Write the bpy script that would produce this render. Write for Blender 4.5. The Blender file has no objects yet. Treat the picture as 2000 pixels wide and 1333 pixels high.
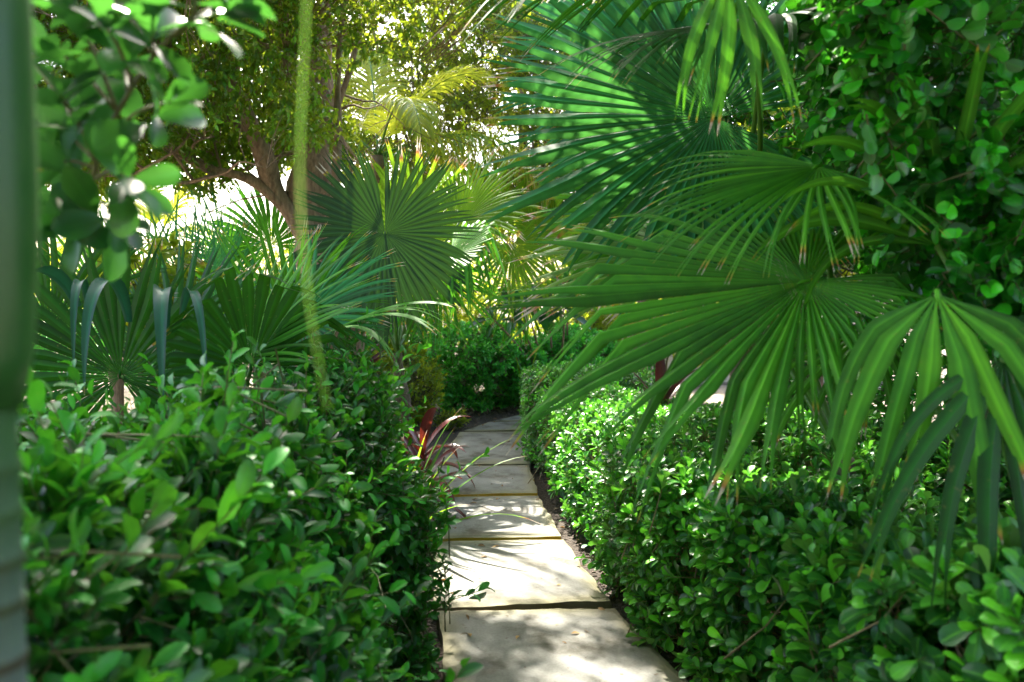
import bpy, math
import numpy as np
from mathutils import Vector

C = bpy.context.scene.collection
sc = bpy.context.scene

# ------------------------------------------------------------------ camera
CAM_H = 1.4
FPX = 1555.6            # focal length in pixels of a 2000 px wide frame (28 mm on 36 mm)
PITCH = math.radians(3.44)
cam_d = bpy.data.cameras.new("camera")
cam = bpy.data.objects.new("camera", cam_d)
C.objects.link(cam)
cam.location = (0, 0, CAM_H)
cam.rotation_euler = (math.radians(90) - PITCH, 0, 0)
cam_d.lens = 28.0
cam_d.sensor_width = 36.0
cam_d.clip_start = 0.02
cam_d.clip_end = 2000
cam_d.dof.use_dof = True
cam_d.dof.focus_distance = 4.3
cam_d.dof.aperture_fstop = 2.8
sc.camera = cam

# ------------------------------------------------------------------ light
SUN_EL, SUN_AZ = math.radians(48), math.radians(-15)     # azimuth from +Y, negative = left
S = np.array([math.sin(SUN_AZ) * math.cos(SUN_EL), math.cos(SUN_AZ) * math.cos(SUN_EL), math.sin(SUN_EL)])
w = bpy.data.worlds.new("World")
sc.world = w
w.use_nodes = True
nt = w.node_tree
nt.nodes.clear()
sky = nt.nodes.new("ShaderNodeTexSky")
sky.sky_type = 'NISHITA'
sky.sun_disc = False
sky.sun_elevation = SUN_EL
sky.sun_rotation = SUN_AZ
sky.dust_density = 4.0
sky.air_density = 1.0
sky.ozone_density = 1.0
bg = nt.nodes.new("ShaderNodeBackground")
bg.inputs[1].default_value = 0.13
wo = nt.nodes.new("ShaderNodeOutputWorld")
nt.links.new(sky.outputs[0], bg.inputs[0])
nt.links.new(bg.outputs[0], wo.inputs[0])
sun_d = bpy.data.lights.new("sun", 'SUN')
sun_d.energy = 4.2
sun_d.angle = math.radians(0.6)
sun_d.color = (1.0, 0.93, 0.80)
sun = bpy.data.objects.new("sun", sun_d)
C.objects.link(sun)
sun.rotation_euler = Vector(S).to_track_quat('Z', 'Y').to_euler()
sun.location = (-2, 12, 14)
sc.view_settings.view_transform = 'Standard'
sc.view_settings.look = 'None'
sc.view_settings.gamma = 1
sc.view_settings.exposure = 2.88
cy = sc.cycles
cy.max_bounces = 7
cy.diffuse_bounces = 4
cy.glossy_bounces = 2
cy.transmission_bounces = 4
cy.transparent_max_bounces = 4
cy.caustics_reflective = False
cy.caustics_refractive = False
cy.use_denoising = True
cy.sample_clamp_indirect = 6.0


# ------------------------------------------------------------------ geometry helpers
def at(px, py, Y):
    """world point seen at pixel (px, py) of the 2000x1333 photograph, Y metres ahead"""
    x = (px - 1000.0) / FPX
    y = -(py - 666.5) / FPX
    d = np.array([x, math.cos(PITCH) + y * math.sin(PITCH), -math.sin(PITCH) + y * math.cos(PITCH)])
    return np.array([0, 0, CAM_H]) + d * (Y / d[1])


def ground(px, py, z=0.0):
    x = (px - 1000.0) / FPX
    y = -(py - 666.5) / FPX
    d = np.array([x, math.cos(PITCH) + y * math.sin(PITCH), -math.sin(PITCH) + y * math.cos(PITCH)])
    t = (z - CAM_H) / d[2]
    return np.array([0, 0, CAM_H]) + d * t


def unit(a):
    a = np.asarray(a, float)
    return a / np.maximum(np.linalg.norm(a, axis=-1, keepdims=True), 1e-9)


class Buf:
    """collects vertices, quads / triangles and three per-point values (tone, v along, u across)"""
    def __init__(self):
        self.v, self.q, self.t, self.tone, self.vv, self.uu, self.n = [], [], [], [], [], [], 0

    def add(self, verts, quads=None, tris=None, tone=0.5, v=0.0, u=0.0):
        m = len(verts)
        self.v.append(np.asarray(verts, float).reshape(-1, 3))
        for lst, val in ((self.tone, tone), (self.vv, v), (self.uu, u)):
            lst.append(np.broadcast_to(np.asarray(val, float), (m,)))
        if quads is not None and len(quads):
            self.q.append(np.asarray(quads).reshape(-1, 4) + self.n)
        if tris is not None and len(tris):
            self.t.append(np.asarray(tris).reshape(-1, 3) + self.n)
        self.n += m

    def build(self, name, mat, parent=None, origin=None, smooth=True):
        V = np.concatenate(self.v)
        if origin is not None:
            V = V - np.asarray(origin)
        Q = np.concatenate(self.q) if self.q else np.zeros((0, 4), int)
        T = np.concatenate(self.t) if self.t else np.zeros((0, 3), int)
        me = bpy.data.meshes.new(name)
        me.vertices.add(len(V))
        me.vertices.foreach_set("co", V.astype(np.float32).ravel())
        loops = np.concatenate([Q.ravel(), T.ravel()]).astype(np.int32)
        me.loops.add(len(loops))
        me.loops.foreach_set("vertex_index", loops)
        starts = np.concatenate([np.arange(len(Q)) * 4, len(Q) * 4 + np.arange(len(T)) * 3]).astype(np.int32)
        me.polygons.add(len(starts))
        me.polygons.foreach_set("loop_start", starts)
        me.update(calc_edges=True)
        me.polygons.foreach_set("use_smooth", np.full(len(starts), smooth))
        for nm, arr in (("tone", self.tone), ("vv", self.vv), ("uu", self.uu)):
            a = me.attributes.new(nm, 'FLOAT', 'POINT')
            a.data.foreach_set("value", np.concatenate(arr).astype(np.float32))
        me.materials.append(mat)
        o = bpy.data.objects.new(name, me)
        C.objects.link(o)
        if parent is not None:
            o.parent = parent
        return o


def thing(name, loc, label, cat, group=None):
    o = bpy.data.objects.new(name, None)
    o.empty_display_size = 0.1
    C.objects.link(o)
    o.location = tuple(loc)
    o["label"] = label
    o["category"] = cat
    if group:
        o["group"] = group
    return o


def tag(o, label=None, cat=None, group=None, kind=None):
    if label: o["label"] = label
    if cat: o["category"] = cat
    if group: o["group"] = group
    if kind: o["kind"] = kind
    return o


def noise3(P, freq, seed):
    """cheap smooth noise in [-1,1]: a sum of sines"""
    r = np.random.default_rng(seed)
    out = 0
    for k in range(6):
        d = unit(r.normal(size=3)) * freq * r.uniform(0.7, 1.5)
        out = out + np.sin(P @ d + r.uniform(0, 6.28) + 1.3 * np.sin(P @ (unit(r.normal(size=3)) * freq * 0.6)))
    return out / 3.2


def tube(buf, pts, radii, sides=8, tone=0.5, bump=0.0, seed=0):
    pts = np.asarray(pts, float)
    n = len(pts)
    radii = np.broadcast_to(np.asarray(radii, float), (n,))
    tan = unit(np.gradient(pts, axis=0))
    ref = np.array([0.31, 0.2, 0.93]) if abs(tan[0][2]) < 0.8 else np.array([1.0, 0.1, 0.0])
    rings = []
    for i in range(n):
        x = unit(np.cross(tan[i], ref)); y = np.cross(tan[i], x)
        ref = np.cross(x, tan[i]) * 1.0
        a = np.linspace(0, 2 * np.pi, sides, endpoint=False)
        ring = pts[i] + radii[i] * (np.outer(np.cos(a), x) + np.outer(np.sin(a), y))
        if bump:
            ring = ring + unit(ring - pts[i]) * (bump * radii[i] * noise3(ring, 9.0, seed)[:, None])
        rings.append(ring)
    V = np.concatenate(rings)
    q = []
    for i in range(n - 1):
        for j in range(sides):
            k = (j + 1) % sides
            q.append((i * sides + j, i * sides + k, (i + 1) * sides + k, (i + 1) * sides + j))
    tv = np.repeat(np.linspace(0, 1, n), sides)
    caps = [(0, j + 1, j) for j in range(1, sides - 1)] + [((n - 1) * sides, (n - 1) * sides + j, (n - 1) * sides + j + 1) for j in range(1, sides - 1)]
    buf.add(V, q, caps, tone=tone, v=tv)


def spline(pts, n):
    """Catmull-Rom through pts"""
    P = np.asarray(pts, float)
    P = np.vstack([2 * P[0] - P[1], P, 2 * P[-1] - P[-2]])
    out = []
    m = len(P) - 3
    for s in np.linspace(0, m - 1e-6, n):
        i = int(s); t = s - i
        a, b, c, d = P[i], P[i + 1], P[i + 2], P[i + 3]
        out.append(0.5 * ((2 * b) + (-a + c) * t + (2 * a - 5 * b + 4 * c - d) * t * t + (-a + 3 * b - 3 * c + d) * t ** 3))
    return np.array(out)


def twigs(buf, A, B, r0, r1, tone=0.5, bend=None):
    """many thin three-sided twigs from A to B, with a bend in the middle"""
    A = np.asarray(A, float); B = np.asarray(B, float)
    n = len(A)
    if n == 0:
        return
    M = (A + B) / 2
    if bend is not None:
        M = M + bend
    d = unit(B - A)
    x = unit(np.cross(d, np.array([0.21, 0.37, 0.9])))
    y = np.cross(d, x)
    V = np.zeros((n, 9, 3))
    for s, (Pp, r) in enumerate(((A, r0), (M, (r0 + r1) / 2), (B, r1))):
        for k in range(3):
            a = 2.0944 * k
            V[:, s * 3 + k] = Pp + r * (math.cos(a) * x + math.sin(a) * y)
    q = []
    for s in range(2):
        for k in range(3):
            k2 = (k + 1) % 3
            q.append((s * 3 + k, s * 3 + k2, s * 3 + 3 + k2, s * 3 + 3 + k))
    Q = (np.array(q)[None] + (np.arange(n) * 9)[:, None, None]).reshape(-1, 4)
    buf.add(V.reshape(-1, 3), Q, None, tone=tone, v=np.tile(np.repeat([0, .5, 1.], 3), n))


# ---- leaf templates: unit length along +y, upper side +z
def template(ts, ws, fold=0.18, curl=0.25, wave=0.0, aspect=0.25):
    V, v, u = [], [], []
    for t, wd in zip(ts, ws):
        z = curl * (t - t * t * 1.6)
        hw = wd * aspect
        V += [(-hw, t, z + hw * fold * 2 + wave * hw * math.sin(t * 11)), (0, t, z), (hw, t, z + hw * fold * 2 - wave * hw * math.sin(t * 11 + 1))]
        v += [t, t, t]; u += [-1, 0, 1]
    q = []
    for i in range(len(ts) - 1):
        a = i * 3
        q += [(a, a + 1, a + 4, a + 3), (a + 1, a + 2, a + 5, a + 4)]
    return np.array(V), np.array(q), np.array(v), np.array(u)


OBOVATE = template([0, .12, .35, .6, .82, .95, 1.0], [.06, .12, .5, .88, 1.0, .68, .22], aspect=.24, curl=.2)
BROAD = template([0, .1, .3, .55, .78, .93, 1.0], [.07, .16, .6, .95, 1.0, .66, .2], aspect=.26, curl=.15)
OVAL = template([0, .1, .3, .55, .8, .94, 1.0], [.06, .3, .8, 1.0, .85, .5, .12], aspect=.22, curl=.22, wave=.12)
ROUND = template([0, .1, .3, .55, .8, .94, 1.0], [.06, .4, .9, 1.05, .92, .55, .15], aspect=.33, curl=.1)
ELLIPT = template([0, .1, .35, .6, .85, 1.0], [.06, .35, .95, 1.0, .5, .03], aspect=.2, curl=.25)
SMALL = template([0, .3, .65, 1.0], [.06, .9, .8, .03], aspect=.24, curl=.2)
LONGL = template([0, .15, .4, .65, .88, 1.0], [.08, .3, .75, 1.0, .75, .08], aspect=.16, curl=.3)


def place(buf, tpl, P, D, N, size, tone, width=1.0):
    tv, tq, tvv, tuu = tpl
    D = unit(D)
    N = unit(N - (N * D).sum(1, keepdims=True) * D)
    X = np.cross(D, N)
    n, m = len(P), len(tv)
    size = np.broadcast_to(size, (n,))
    width = np.broadcast_to(width, (n,))
    V = (P[:, None] + size[:, None, None] * (tv[None, :, 0:1] * width[:, None, None] * X[:, None] + tv[None, :, 1:2] * D[:, None] + tv[None, :, 2:3] * N[:, None]))
    Q = (tq[None] + (np.arange(n) * m)[:, None, None]).reshape(-1, 4)
    buf.add(V.reshape(-1, 3), Q, None, tone=np.repeat(tone, m), v=np.tile(tvv, n), u=np.tile(tuu, n))


def shoots(buf, tpl, P, D, k, Ls, a0, a1, size, rng, droop=0.0, young=0.25, ranks=False, jit=0.25):
    """leaves set round the last Ls metres of shoots ending at P with direction D"""
    n = len(P)
    D = unit(D)
    e1 = unit(np.cross(D, unit(rng.normal(size=(n, 3)))))
    e2 = np.cross(D, e1)
    yg = rng.random(n)
    for j in range(k):
        t = j / max(k - 1, 1)
        az = (2.39996 * j if not ranks else math.pi * j) + rng.normal(0, .3, n)
        rad = np.cos(az)[:, None] * e1 + np.sin(az)[:, None] * e2
        an = (a0 + (a1 - a0) * t) + rng.normal(0, jit, n)
        ld = np.cos(an)[:, None] * D + np.sin(an)[:, None] * rad
        ld[:, 2] -= droop * rng.uniform(.4, 1.6, n)
        ld = unit(ld)
        pos = P - D * (Ls * (1 - t)) + rng.normal(0, .002, (n, 3))
        nrm = D + rng.normal(0, .25, (n, 3)) + np.array([0, 0, .35])
        s = size * (1 - .35 * t) * rng.uniform(.75, 1.2, n)
        tone = np.clip(rng.normal(.35, .22, n) + (t > .65) * (yg < young) * rng.uniform(.3, .6, n), 0, 1)
        place(buf, tpl, pos, ld, nrm, s, tone, width=rng.uniform(.85, 1.15, n))


def sample(sdf, lo, hi, n, depth, rng, up=0.35, rand=0.35):
    """points near the skin of a volume (sdf < 0 inside), with outward directions"""
    lo, hi = np.asarray(lo, float), np.asarray(hi, float)
    got = []
    tot = 0
    for _ in range(400):
        P = rng.uniform(lo, hi, (20000, 3))
        d = sdf(P)
        keep = (d < 0) & (rng.random(len(P)) < np.exp(np.minimum(d, 0) / depth))
        got.append(P[keep]); tot += keep.sum()
        if tot >= n:
            break
    P = np.concatenate(got)[:n]
    e = 0.03
    g = np.stack([sdf(P + np.eye(3)[i] * e) - sdf(P - np.eye(3)[i] * e) for i in range(3)], 1)
    D = unit(unit(g) + np.array([0, 0, up]) + rng.normal(0, rand, P.shape))
    return P, D


def smax(arrs, k=0.12):
    a = np.stack(arrs)
    m = a.max(0)
    return m + k * np.log(np.exp((a - m) / k).sum(0)) - k * .3


def ellip(c, r, lump=.12, f=3., seed=1, lump2=.05):
    c = np.asarray(c, float); r = np.asarray(r, float)
    rm = r.min()
    def fn(P):
        q = np.linalg.norm((P - c) / r, axis=1)
        return (q - 1) * rm + lump * noise3(P, f, seed) + lump2 * noise3(P, f * 3, seed + 5)
    return fn


def union(*f):
    return lambda P: np.min(np.stack([g(P) for g in f]), 0)


def path_x(y):
    return 0.05 - 0.103 * (y - 3.5)


def sun_gap(P, only_far=False):
    """True where a leaf may stay: the openings of the canopy through which the sun reaches the path"""
    gx = P[:, 0] - S[0] / S[2] * P[:, 2]
    gy = P[:, 1] - S[1] / S[2] * P[:, 2]
    pc = path_x(gy)
    Q = np.stack([gx, gy, gy * 0], 1)
    nz = noise3(Q, 4.0, 77)
    mid = (gx > pc - .75 + .1 * nz) & (gx < pc + .45 + .12 * nz) & (gy > 3.3 + .5 * nz) & (gy < 6.1 + .1 * nz)
    near = (gx > pc - .7) & (gx < pc + .7) & (gy > 1.2) & (gy < 3.6) & (noise3(Q, 8.0, 78) > .08)
    strip = (gx > pc - .8) & (gx < pc + .9) & (gy > 7.55) & (gy < 8.2)
    hedge = (gx > .25) & (gx < 1.6) & (gy > 3.4) & (gy < 8.5) & (nz > -.7)
    sand = (gx > 2.4) & (gx < 4.6) & (gy > 7.0) & (gy < 11.5)
    fars = (gx > -1.2) & (gx < 1.2) & (gy > 8.9) & (gy < 10.6)
    if only_far:
        return ~fars
    return ~(fars | sand | mid | near | strip | hedge)


def ribbons(buf, P0, D0, T0, L, W, droop, prof, nst=10, fold=.25, tone=.5, bend_pow=1.0, kink=None, twist=0.0):
    """many strap leaves bending under their weight"""
    P0 = np.asarray(P0, float); n = len(P0)
    d = unit(D0); T = unit(T0 - (T0 * d).sum(1, keepdims=True) * d)
    L = np.broadcast_to(L, (n,)); W = np.broadcast_to(W, (n,)); droop = np.broadcast_to(droop, (n,))
    tone = np.broadcast_to(tone, (n,))
    p = P0.copy()
    V = np.zeros((n, nst, 3, 3)); down = np.array([0, 0, -1.0])
    for i in range(nst):
        t = i / (nst - 1)
        if i:
            d = unit(d + down * (droop * (t ** bend_pow) * 2.2 / nst)[:, None])
            if kink is not None and abs(t - kink[0]) < .5 / (nst - 1) + 1e-6:
                d = unit(d * (1 - kink[1]) + down * kink[1])
            p = p + d * (L / (nst - 1))[:, None]
        if twist:
            T = unit(T + np.cross(d, T) * twist / nst)
        Tt = unit(T - (T * d).sum(1, keepdims=True) * d)
        nl = np.cross(Tt, d)
        nl = nl * np.where(nl[:, 2:3] < 0, -1, 1)
        hw = (W * prof(t) * .5)[:, None]
        V[:, i, 0] = p - Tt * hw + nl * hw * fold
        V[:, i, 1] = p
        V[:, i, 2] = p + Tt * hw + nl * hw * fold
    q = []
    for i in range(nst - 1):
        a = i * 3
        q += [(a, a + 1, a + 4, a + 3), (a + 1, a + 2, a + 5, a + 4)]
    m = nst * 3
    Q = (np.array(q)[None] + (np.arange(n) * m)[:, None, None]).reshape(-1, 4)
    buf.add(V.reshape(-1, 3), Q, None, tone=np.repeat(tone, m), v=np.tile(np.repeat(np.linspace(0, 1, nst), 3), n),
            u=np.tile([-1., 0., 1.], n * nst))


P_LEAFLET = lambda t: math.sin(math.pi * min(1, .12 + .88 * t ** .7)) ** .6 if t < 1 else .02
P_STRAP = lambda t: (min(1, .45 + 2.2 * t) * (1 - max(0, t - .45) / .55) ** .7 if t < 1 else .02)
P_LANCE = lambda t: max(.03, math.sin(math.pi * min(1., t * .93 + .07)) ** .8)


def fan(buf, hub, axis, normal, R, nseg=38, span=300, fuse=.5, droop=.5, kink=None, cup=.12, pleat=.35, seed=0,
        split=.8, asym=.3, jit=.06, tone=.4, nst=18, kfrac=1.0, wscale=1.0, lp=1.25, lmin=.3):
    """a palmate leaf: pleated segments joined near the hub and free, tapering and drooping beyond"""
    rng = np.random.default_rng(seed)
    a = unit(axis); nn = unit(np.asarray(normal, float) - a * np.dot(a, normal)); s = np.cross(a, nn)
    ang = np.radians(np.linspace(-span / 2, span / 2, nseg))
    da = math.radians(span / (nseg - 1)) / 2
    ang = ang + rng.normal(0, da * .12, nseg)
    dirp = np.cos(ang)[:, None] * a + np.sin(ang)[:, None] * s
    T0 = -np.sin(ang)[:, None] * a + np.cos(ang)[:, None] * s
    d = unit(dirp * math.cos(cup) + nn * math.sin(cup))
    L = R * np.maximum((1 - asym) + asym * np.cos(ang / lp), lmin) * (1 + rng.normal(0, jit, nseg))
    ang_noise = noise3(np.stack([ang * 2, ang * 0, ang * 0 + seed], 1), 1.5, seed)
    g = droop * (1 + .45 * ang_noise) * rng.uniform(.7, 1.3, nseg)
    fz = fuse * (1 + .12 * rng.normal(0, 1, nseg)) * (1 - .15 * np.abs(ang) / max(np.abs(ang).max(), .1))
    haskink = (rng.random(nseg) < kfrac)
    tk = (kink[0] if kink else 2) + rng.normal(0, .035, nseg)
    ts = split + rng.normal(0, .05, nseg)
    p = hub + d * .012
    down = np.array([0, 0, -1.0])
    V = np.zeros((nseg, nst, 4, 3))
    tprev = 0
    free_dev = rng.normal(0, .16, nseg)
    for i in range(nst):
        t = i / (nst - 1)
        if i:
            gg = g * np.clip(t - fz * .45, 0, 1) * 3.2 / nst
            d = unit(d + down * gg[:, None] + (T0 * (free_dev * (t > fz) * .12)[:, None]))
            if kink:
                k = (tk >= tprev) & (tk < t) & haskink
                d = np.where(k[:, None], unit(d * (1 - kink[1]) + down * kink[1]), d)
            p = p + d * (L / (nst - 1))[:, None]
        tprev = t
        Tt = unit(T0 - (T0 * d).sum(1, keepdims=True) * d)
        nl = np.cross(Tt, d); nl = nl * np.where((nl @ nn)[:, None] < 0, -1, 1)
        r = t * L; rf = fz * L
        wf = rf * math.tan(da)
        q1 = np.clip((t - fz) / np.maximum(ts - fz, .05), 0, 1)
        hw = np.where(r < rf, np.maximum(r, .012) * math.tan(da) * 1.03, wf * (1 - .30 * q1 ** 1.5)) * wscale
        q2 = np.clip((t - ts) / (1 - ts), 0, 1)
        c = hw * .5 * (1 + .7 * q2)
        h2 = hw * .5 * (1 - q2) ** .8 * (1 - q2 * .1) + .0004
        z_e = pleat * hw * (1 - .5 * q1)
        outer = np.where(q2 > 0, c + h2, hw); inner = np.where(q2 > 0, c - h2, 0)
        z_i = z_e * (inner / np.maximum(hw, 1e-5))
        V[:, i, 0] = p - Tt * outer[:, None] - nl * z_e[:, None]
        V[:, i, 1] = p - Tt * inner[:, None] - nl * z_i[:, None]
        V[:, i, 2] = p + Tt * inner[:, None] - nl * z_i[:, None]
        V[:, i, 3] = p + Tt * outer[:, None] - nl * z_e[:, None]
    q = []
    for i in range(nst - 1):
        b = i * 4
        q += [(b, b + 1, b + 5, b + 4), (b + 2, b + 3, b + 7, b + 6)]
    m = nst * 4
    Q = (np.array(q)[None] + (np.arange(nseg) * m)[:, None, None]).reshape(-1, 4)
    tn = np.clip(tone + rng.normal(0, .16, nseg), 0, 1)
    buf.add(V.reshape(-1, 3), Q, None, tone=np.repeat(tn, m), v=np.tile(np.repeat(np.linspace(0, 1, nst), 4), nseg),
            u=np.tile([-1., 0., 0., 1.], nseg * nst))
    # hastula, the small knob where the petiole joins the blade
    tube(buf, [hub - a * .01, hub + a * .015 + nn * .004, hub + a * .03], [.006, .005, .0015], 6, tone=.4)


# ------------------------------------------------------------------ materials
def new_mat(name):
    m = bpy.data.materials.new(name)
    m.use_nodes = True
    m.node_tree.nodes.clear()
    return m, m.node_tree


def N(nt, kind, **kw):
    n = nt.nodes.new(kind)
    for k, v in kw.items():
        setattr(n, k, v)
    return n


def ramp(nt, stops, interp='LINEAR'):
    r = N(nt, "ShaderNodeValToRGB")
    r.color_ramp.interpolation = interp
    els = r.color_ramp.elements
    els[0].position, els[0].color = stops[0][0], (*stops[0][1], 1)
    els[1].position, els[1].color = stops[1][0], (*stops[1][1], 1)
    for p, c in stops[2:]:
        e = els.new(p); e.color = (*c, 1)
    return r


def leaf_mat(name, dark, mid, young, trans=(.16, .42, .02), tfac=.38, rough=.35, tip=None, stripes=0, vein=.35, spec=.4, spot=.0, coat=0, under=0, under_col=(.16, .24, .12)):
    m, nt = new_mat(name)
    L = nt.links.new
    out = N(nt, "ShaderNodeOutputMaterial")
    pb = N(nt, "ShaderNodeBsdfPrincipled")
    tr = N(nt, "ShaderNodeBsdfTranslucent")
    mx = N(nt, "ShaderNodeMixShader")
    mx.inputs[0].default_value = tfac
    L(pb.outputs[0], mx.inputs[1]); L(tr.outputs[0], mx.inputs[2]); L(mx.outputs[0], out.inputs[0])
    a_t = N(nt, "ShaderNodeAttribute", attribute_name="tone")
    a_v = N(nt, "ShaderNodeAttribute", attribute_name="vv")
    a_u = N(nt, "ShaderNodeAttribute", attribute_name="uu")
    r = ramp(nt, [(0, dark), (.4, mid), (.95, young)])
    tc = N(nt, "ShaderNodeTexCoord")
    nz = N(nt, "ShaderNodeTexNoise"); nz.inputs["Scale"].default_value = 22; nz.inputs["Detail"].default_value = 4
    L(tc.outputs["Object"], nz.inputs["Vector"])
    ad = N(nt, "ShaderNodeMath", operation='MULTIPLY_ADD')
    ad.inputs[1].default_value = .5; L(nz.outputs["Fac"], ad.inputs[0])
    sb = N(nt, "ShaderNodeMath", operation='SUBTRACT'); L(a_t.outputs["Fac"], sb.inputs[0]); sb.inputs[1].default_value = .25
    L(sb.outputs[0], ad.inputs[2]); L(ad.outputs[0], r.inputs[0])
    col = r.outputs[0]
    # midrib / veins paler
    ab = N(nt, "ShaderNodeMath", operation='ABSOLUTE'); L(a_u.outputs["Fac"], ab.inputs[0])
    mr = N(nt, "ShaderNodeMapRange"); mr.inputs[1].default_value = 0; mr.inputs[2].default_value = .16
    mr.inputs[3].default_value = vein; mr.inputs[4].default_value = 0
    L(ab.outputs[0], mr.inputs[0])
    mc = N(nt, "ShaderNodeMix", data_type='RGBA'); L(mr.outputs[0], mc.inputs[0]); L(col, mc.inputs[6])
    mc.inputs[7].default_value = (young[0] * 1.3, young[1] * 1.2, young[2] * 1.3, 1)
    col = mc.outputs[2]
    if stripes:
        wv = N(nt, "ShaderNodeMath", operation='MULTIPLY'); L(a_u.outputs["Fac"], wv.inputs[0]); wv.inputs[1].default_value = stripes
        sn = N(nt, "ShaderNodeMath", operation='SINE'); L(wv.outputs[0], sn.inputs[0])
        s2 = N(nt, "ShaderNodeMapRange"); s2.inputs[1].default_value = -1; s2.inputs[2].default_value = 1; s2.inputs[3].default_value = .82; s2.inputs[4].default_value = 1.15
        L(sn.outputs[0], s2.inputs[0])
        rb_ = N(nt, "ShaderNodeMapRange"); rb_.inputs[1].default_value = .0; rb_.inputs[2].default_value = 1.; rb_.inputs[3].default_value = 1.35; rb_.inputs[4].default_value = .6  # paler ribs; edges darkened to paint shade into the pleat valleys
        L(ab.outputs[0], rb_.inputs[0])
        mm_ = N(nt, "ShaderNodeMath", operation='MULTIPLY'); L(s2.outputs[0], mm_.inputs[0]); L(rb_.outputs[0], mm_.inputs[1])
        ml = N(nt, "ShaderNodeVectorMath", operation='SCALE'); L(col, ml.inputs[0]); L(mm_.outputs[0], ml.inputs["Scale"])
        col = ml.outputs[0]
    if spot:
        n2 = N(nt, "ShaderNodeTexNoise"); n2.inputs["Scale"].default_value = 60; n2.inputs["Detail"].default_value = 3
        L(tc.outputs["Object"], n2.inputs["Vector"])
        r2 = N(nt, "ShaderNodeMapRange"); r2.inputs[1].default_value = .66; r2.inputs[2].default_value = .72; r2.inputs[3].default_value = 0; r2.inputs[4].default_value = spot
        L(n2.outputs["Fac"], r2.inputs[0])
        m2 = N(nt, "ShaderNodeMix", data_type='RGBA'); L(r2.outputs[0], m2.inputs[0]); L(col, m2.inputs[6]); m2.inputs[7].default_value = (.22, .16, .05, 1)
        col = m2.outputs[2]
    if under:
        gm = N(nt, "ShaderNodeNewGeometry")
        mu = N(nt, "ShaderNodeMath", operation='MULTIPLY'); L(gm.outputs["Backfacing"], mu.inputs[0]); mu.inputs[1].default_value = under
        m3 = N(nt, "ShaderNodeMix", data_type='RGBA'); L(mu.outputs[0], m3.inputs[0]); L(col, m3.inputs[6]); m3.inputs[7].default_value = (*under_col, 1)
        col = m3.outputs[2]
    tcol = N(nt, "ShaderNodeMix", data_type='RGBA'); tcol.inputs[0].default_value = .75
    L(col, tcol.inputs[6]); tcol.inputs[7].default_value = (*trans, 1)
    tcol_o = tcol.outputs[2]
    if tip:
        # ageing tips: green, yellow, brown, bleached
        vt = N(nt, "ShaderNodeMath", operation='MULTIPLY_ADD'); L(a_t.outputs["Fac"], vt.inputs[0]); vt.inputs[1].default_value = .3; L(a_v.outputs["Fac"], vt.inputs[2])
        v2 = N(nt, "ShaderNodeMath", operation='SUBTRACT'); L(vt.outputs[0], v2.inputs[0]); v2.inputs[1].default_value = .13
        fr = ramp(nt, [(tip, (0, 0, 0)), (tip + .05, (1, 1, 1))])
        cr = ramp(nt, [(tip, (.30, .42, .03)), (tip + .035, (.55, .36, .05)), (tip + .06, (.34, .13, .05)), (tip + .1, (.55, .45, .38))])
        L(v2.outputs[0], fr.inputs[0]); L(v2.outputs[0], cr.inputs[0])
        mt = N(nt, "ShaderNodeMix", data_type='RGBA'); L(fr.outputs[0], mt.inputs[0]); L(col, mt.inputs[6]); L(cr.outputs[0], mt.inputs[7])
        col = mt.outputs[2]
        mt2 = N(nt, "ShaderNodeMix", data_type='RGBA'); L(fr.outputs[0], mt2.inputs[0]); L(tcol_o, mt2.inputs[6]); L(cr.outputs[0], mt2.inputs[7])
        tcol_o = mt2.outputs[2]
    L(col, pb.inputs["Base Color"]); L(tcol_o, tr.inputs["Color"])
    rr = N(nt, "ShaderNodeMapRange"); rr.inputs[3].default_value = rough - .08; rr.inputs[4].default_value = rough + .14
    L(nz.outputs["Fac"], rr.inputs[0]); L(rr.outputs[0], pb.inputs["Roughness"])
    pb.inputs["Specular IOR Level"].default_value = spec
    if coat:
        pb.inputs["Coat Weight"].default_value = coat; pb.inputs["Coat Roughness"].default_value = .25
    return m


def bark_mat(name, c1, c2, scale=14, rough=.85, bump=.5, stretch=4):
    m, nt = new_mat(name)
    L = nt.links.new
    out = N(nt, "ShaderNodeOutputMaterial"); pb = N(nt, "ShaderNodeBsdfPrincipled"); L(pb.outputs[0], out.inputs[0])
    tc = N(nt, "ShaderNodeTexCoord"); mp = N(nt, "ShaderNodeMapping"); mp.inputs["Scale"].default_value = (stretch, stretch, 1)
    nz = N(nt, "ShaderNodeTexNoise"); nz.inputs["Scale"].default_value = scale; nz.inputs["Detail"].default_value = 8; nz.inputs["Roughness"].default_value = .65
    L(tc.outputs["Object"], mp.inputs[0]); L(mp.outputs[0], nz.inputs["Vector"])
    r = ramp(nt, [(.3, c1), (.7, c2)]); L(nz.outputs["Fac"], r.inputs[0]); L(r.outputs[0], pb.inputs["Base Color"])
    bp = N(nt, "ShaderNodeBump"); bp.inputs["Strength"].default_value = bump; bp.inputs["Distance"].default_value = .02
    L(nz.outputs["Fac"], bp.inputs["Height"]); L(bp.outputs[0], pb.inputs["Normal"])
    pb.inputs["Roughness"].default_value = rough
    return m


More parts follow.
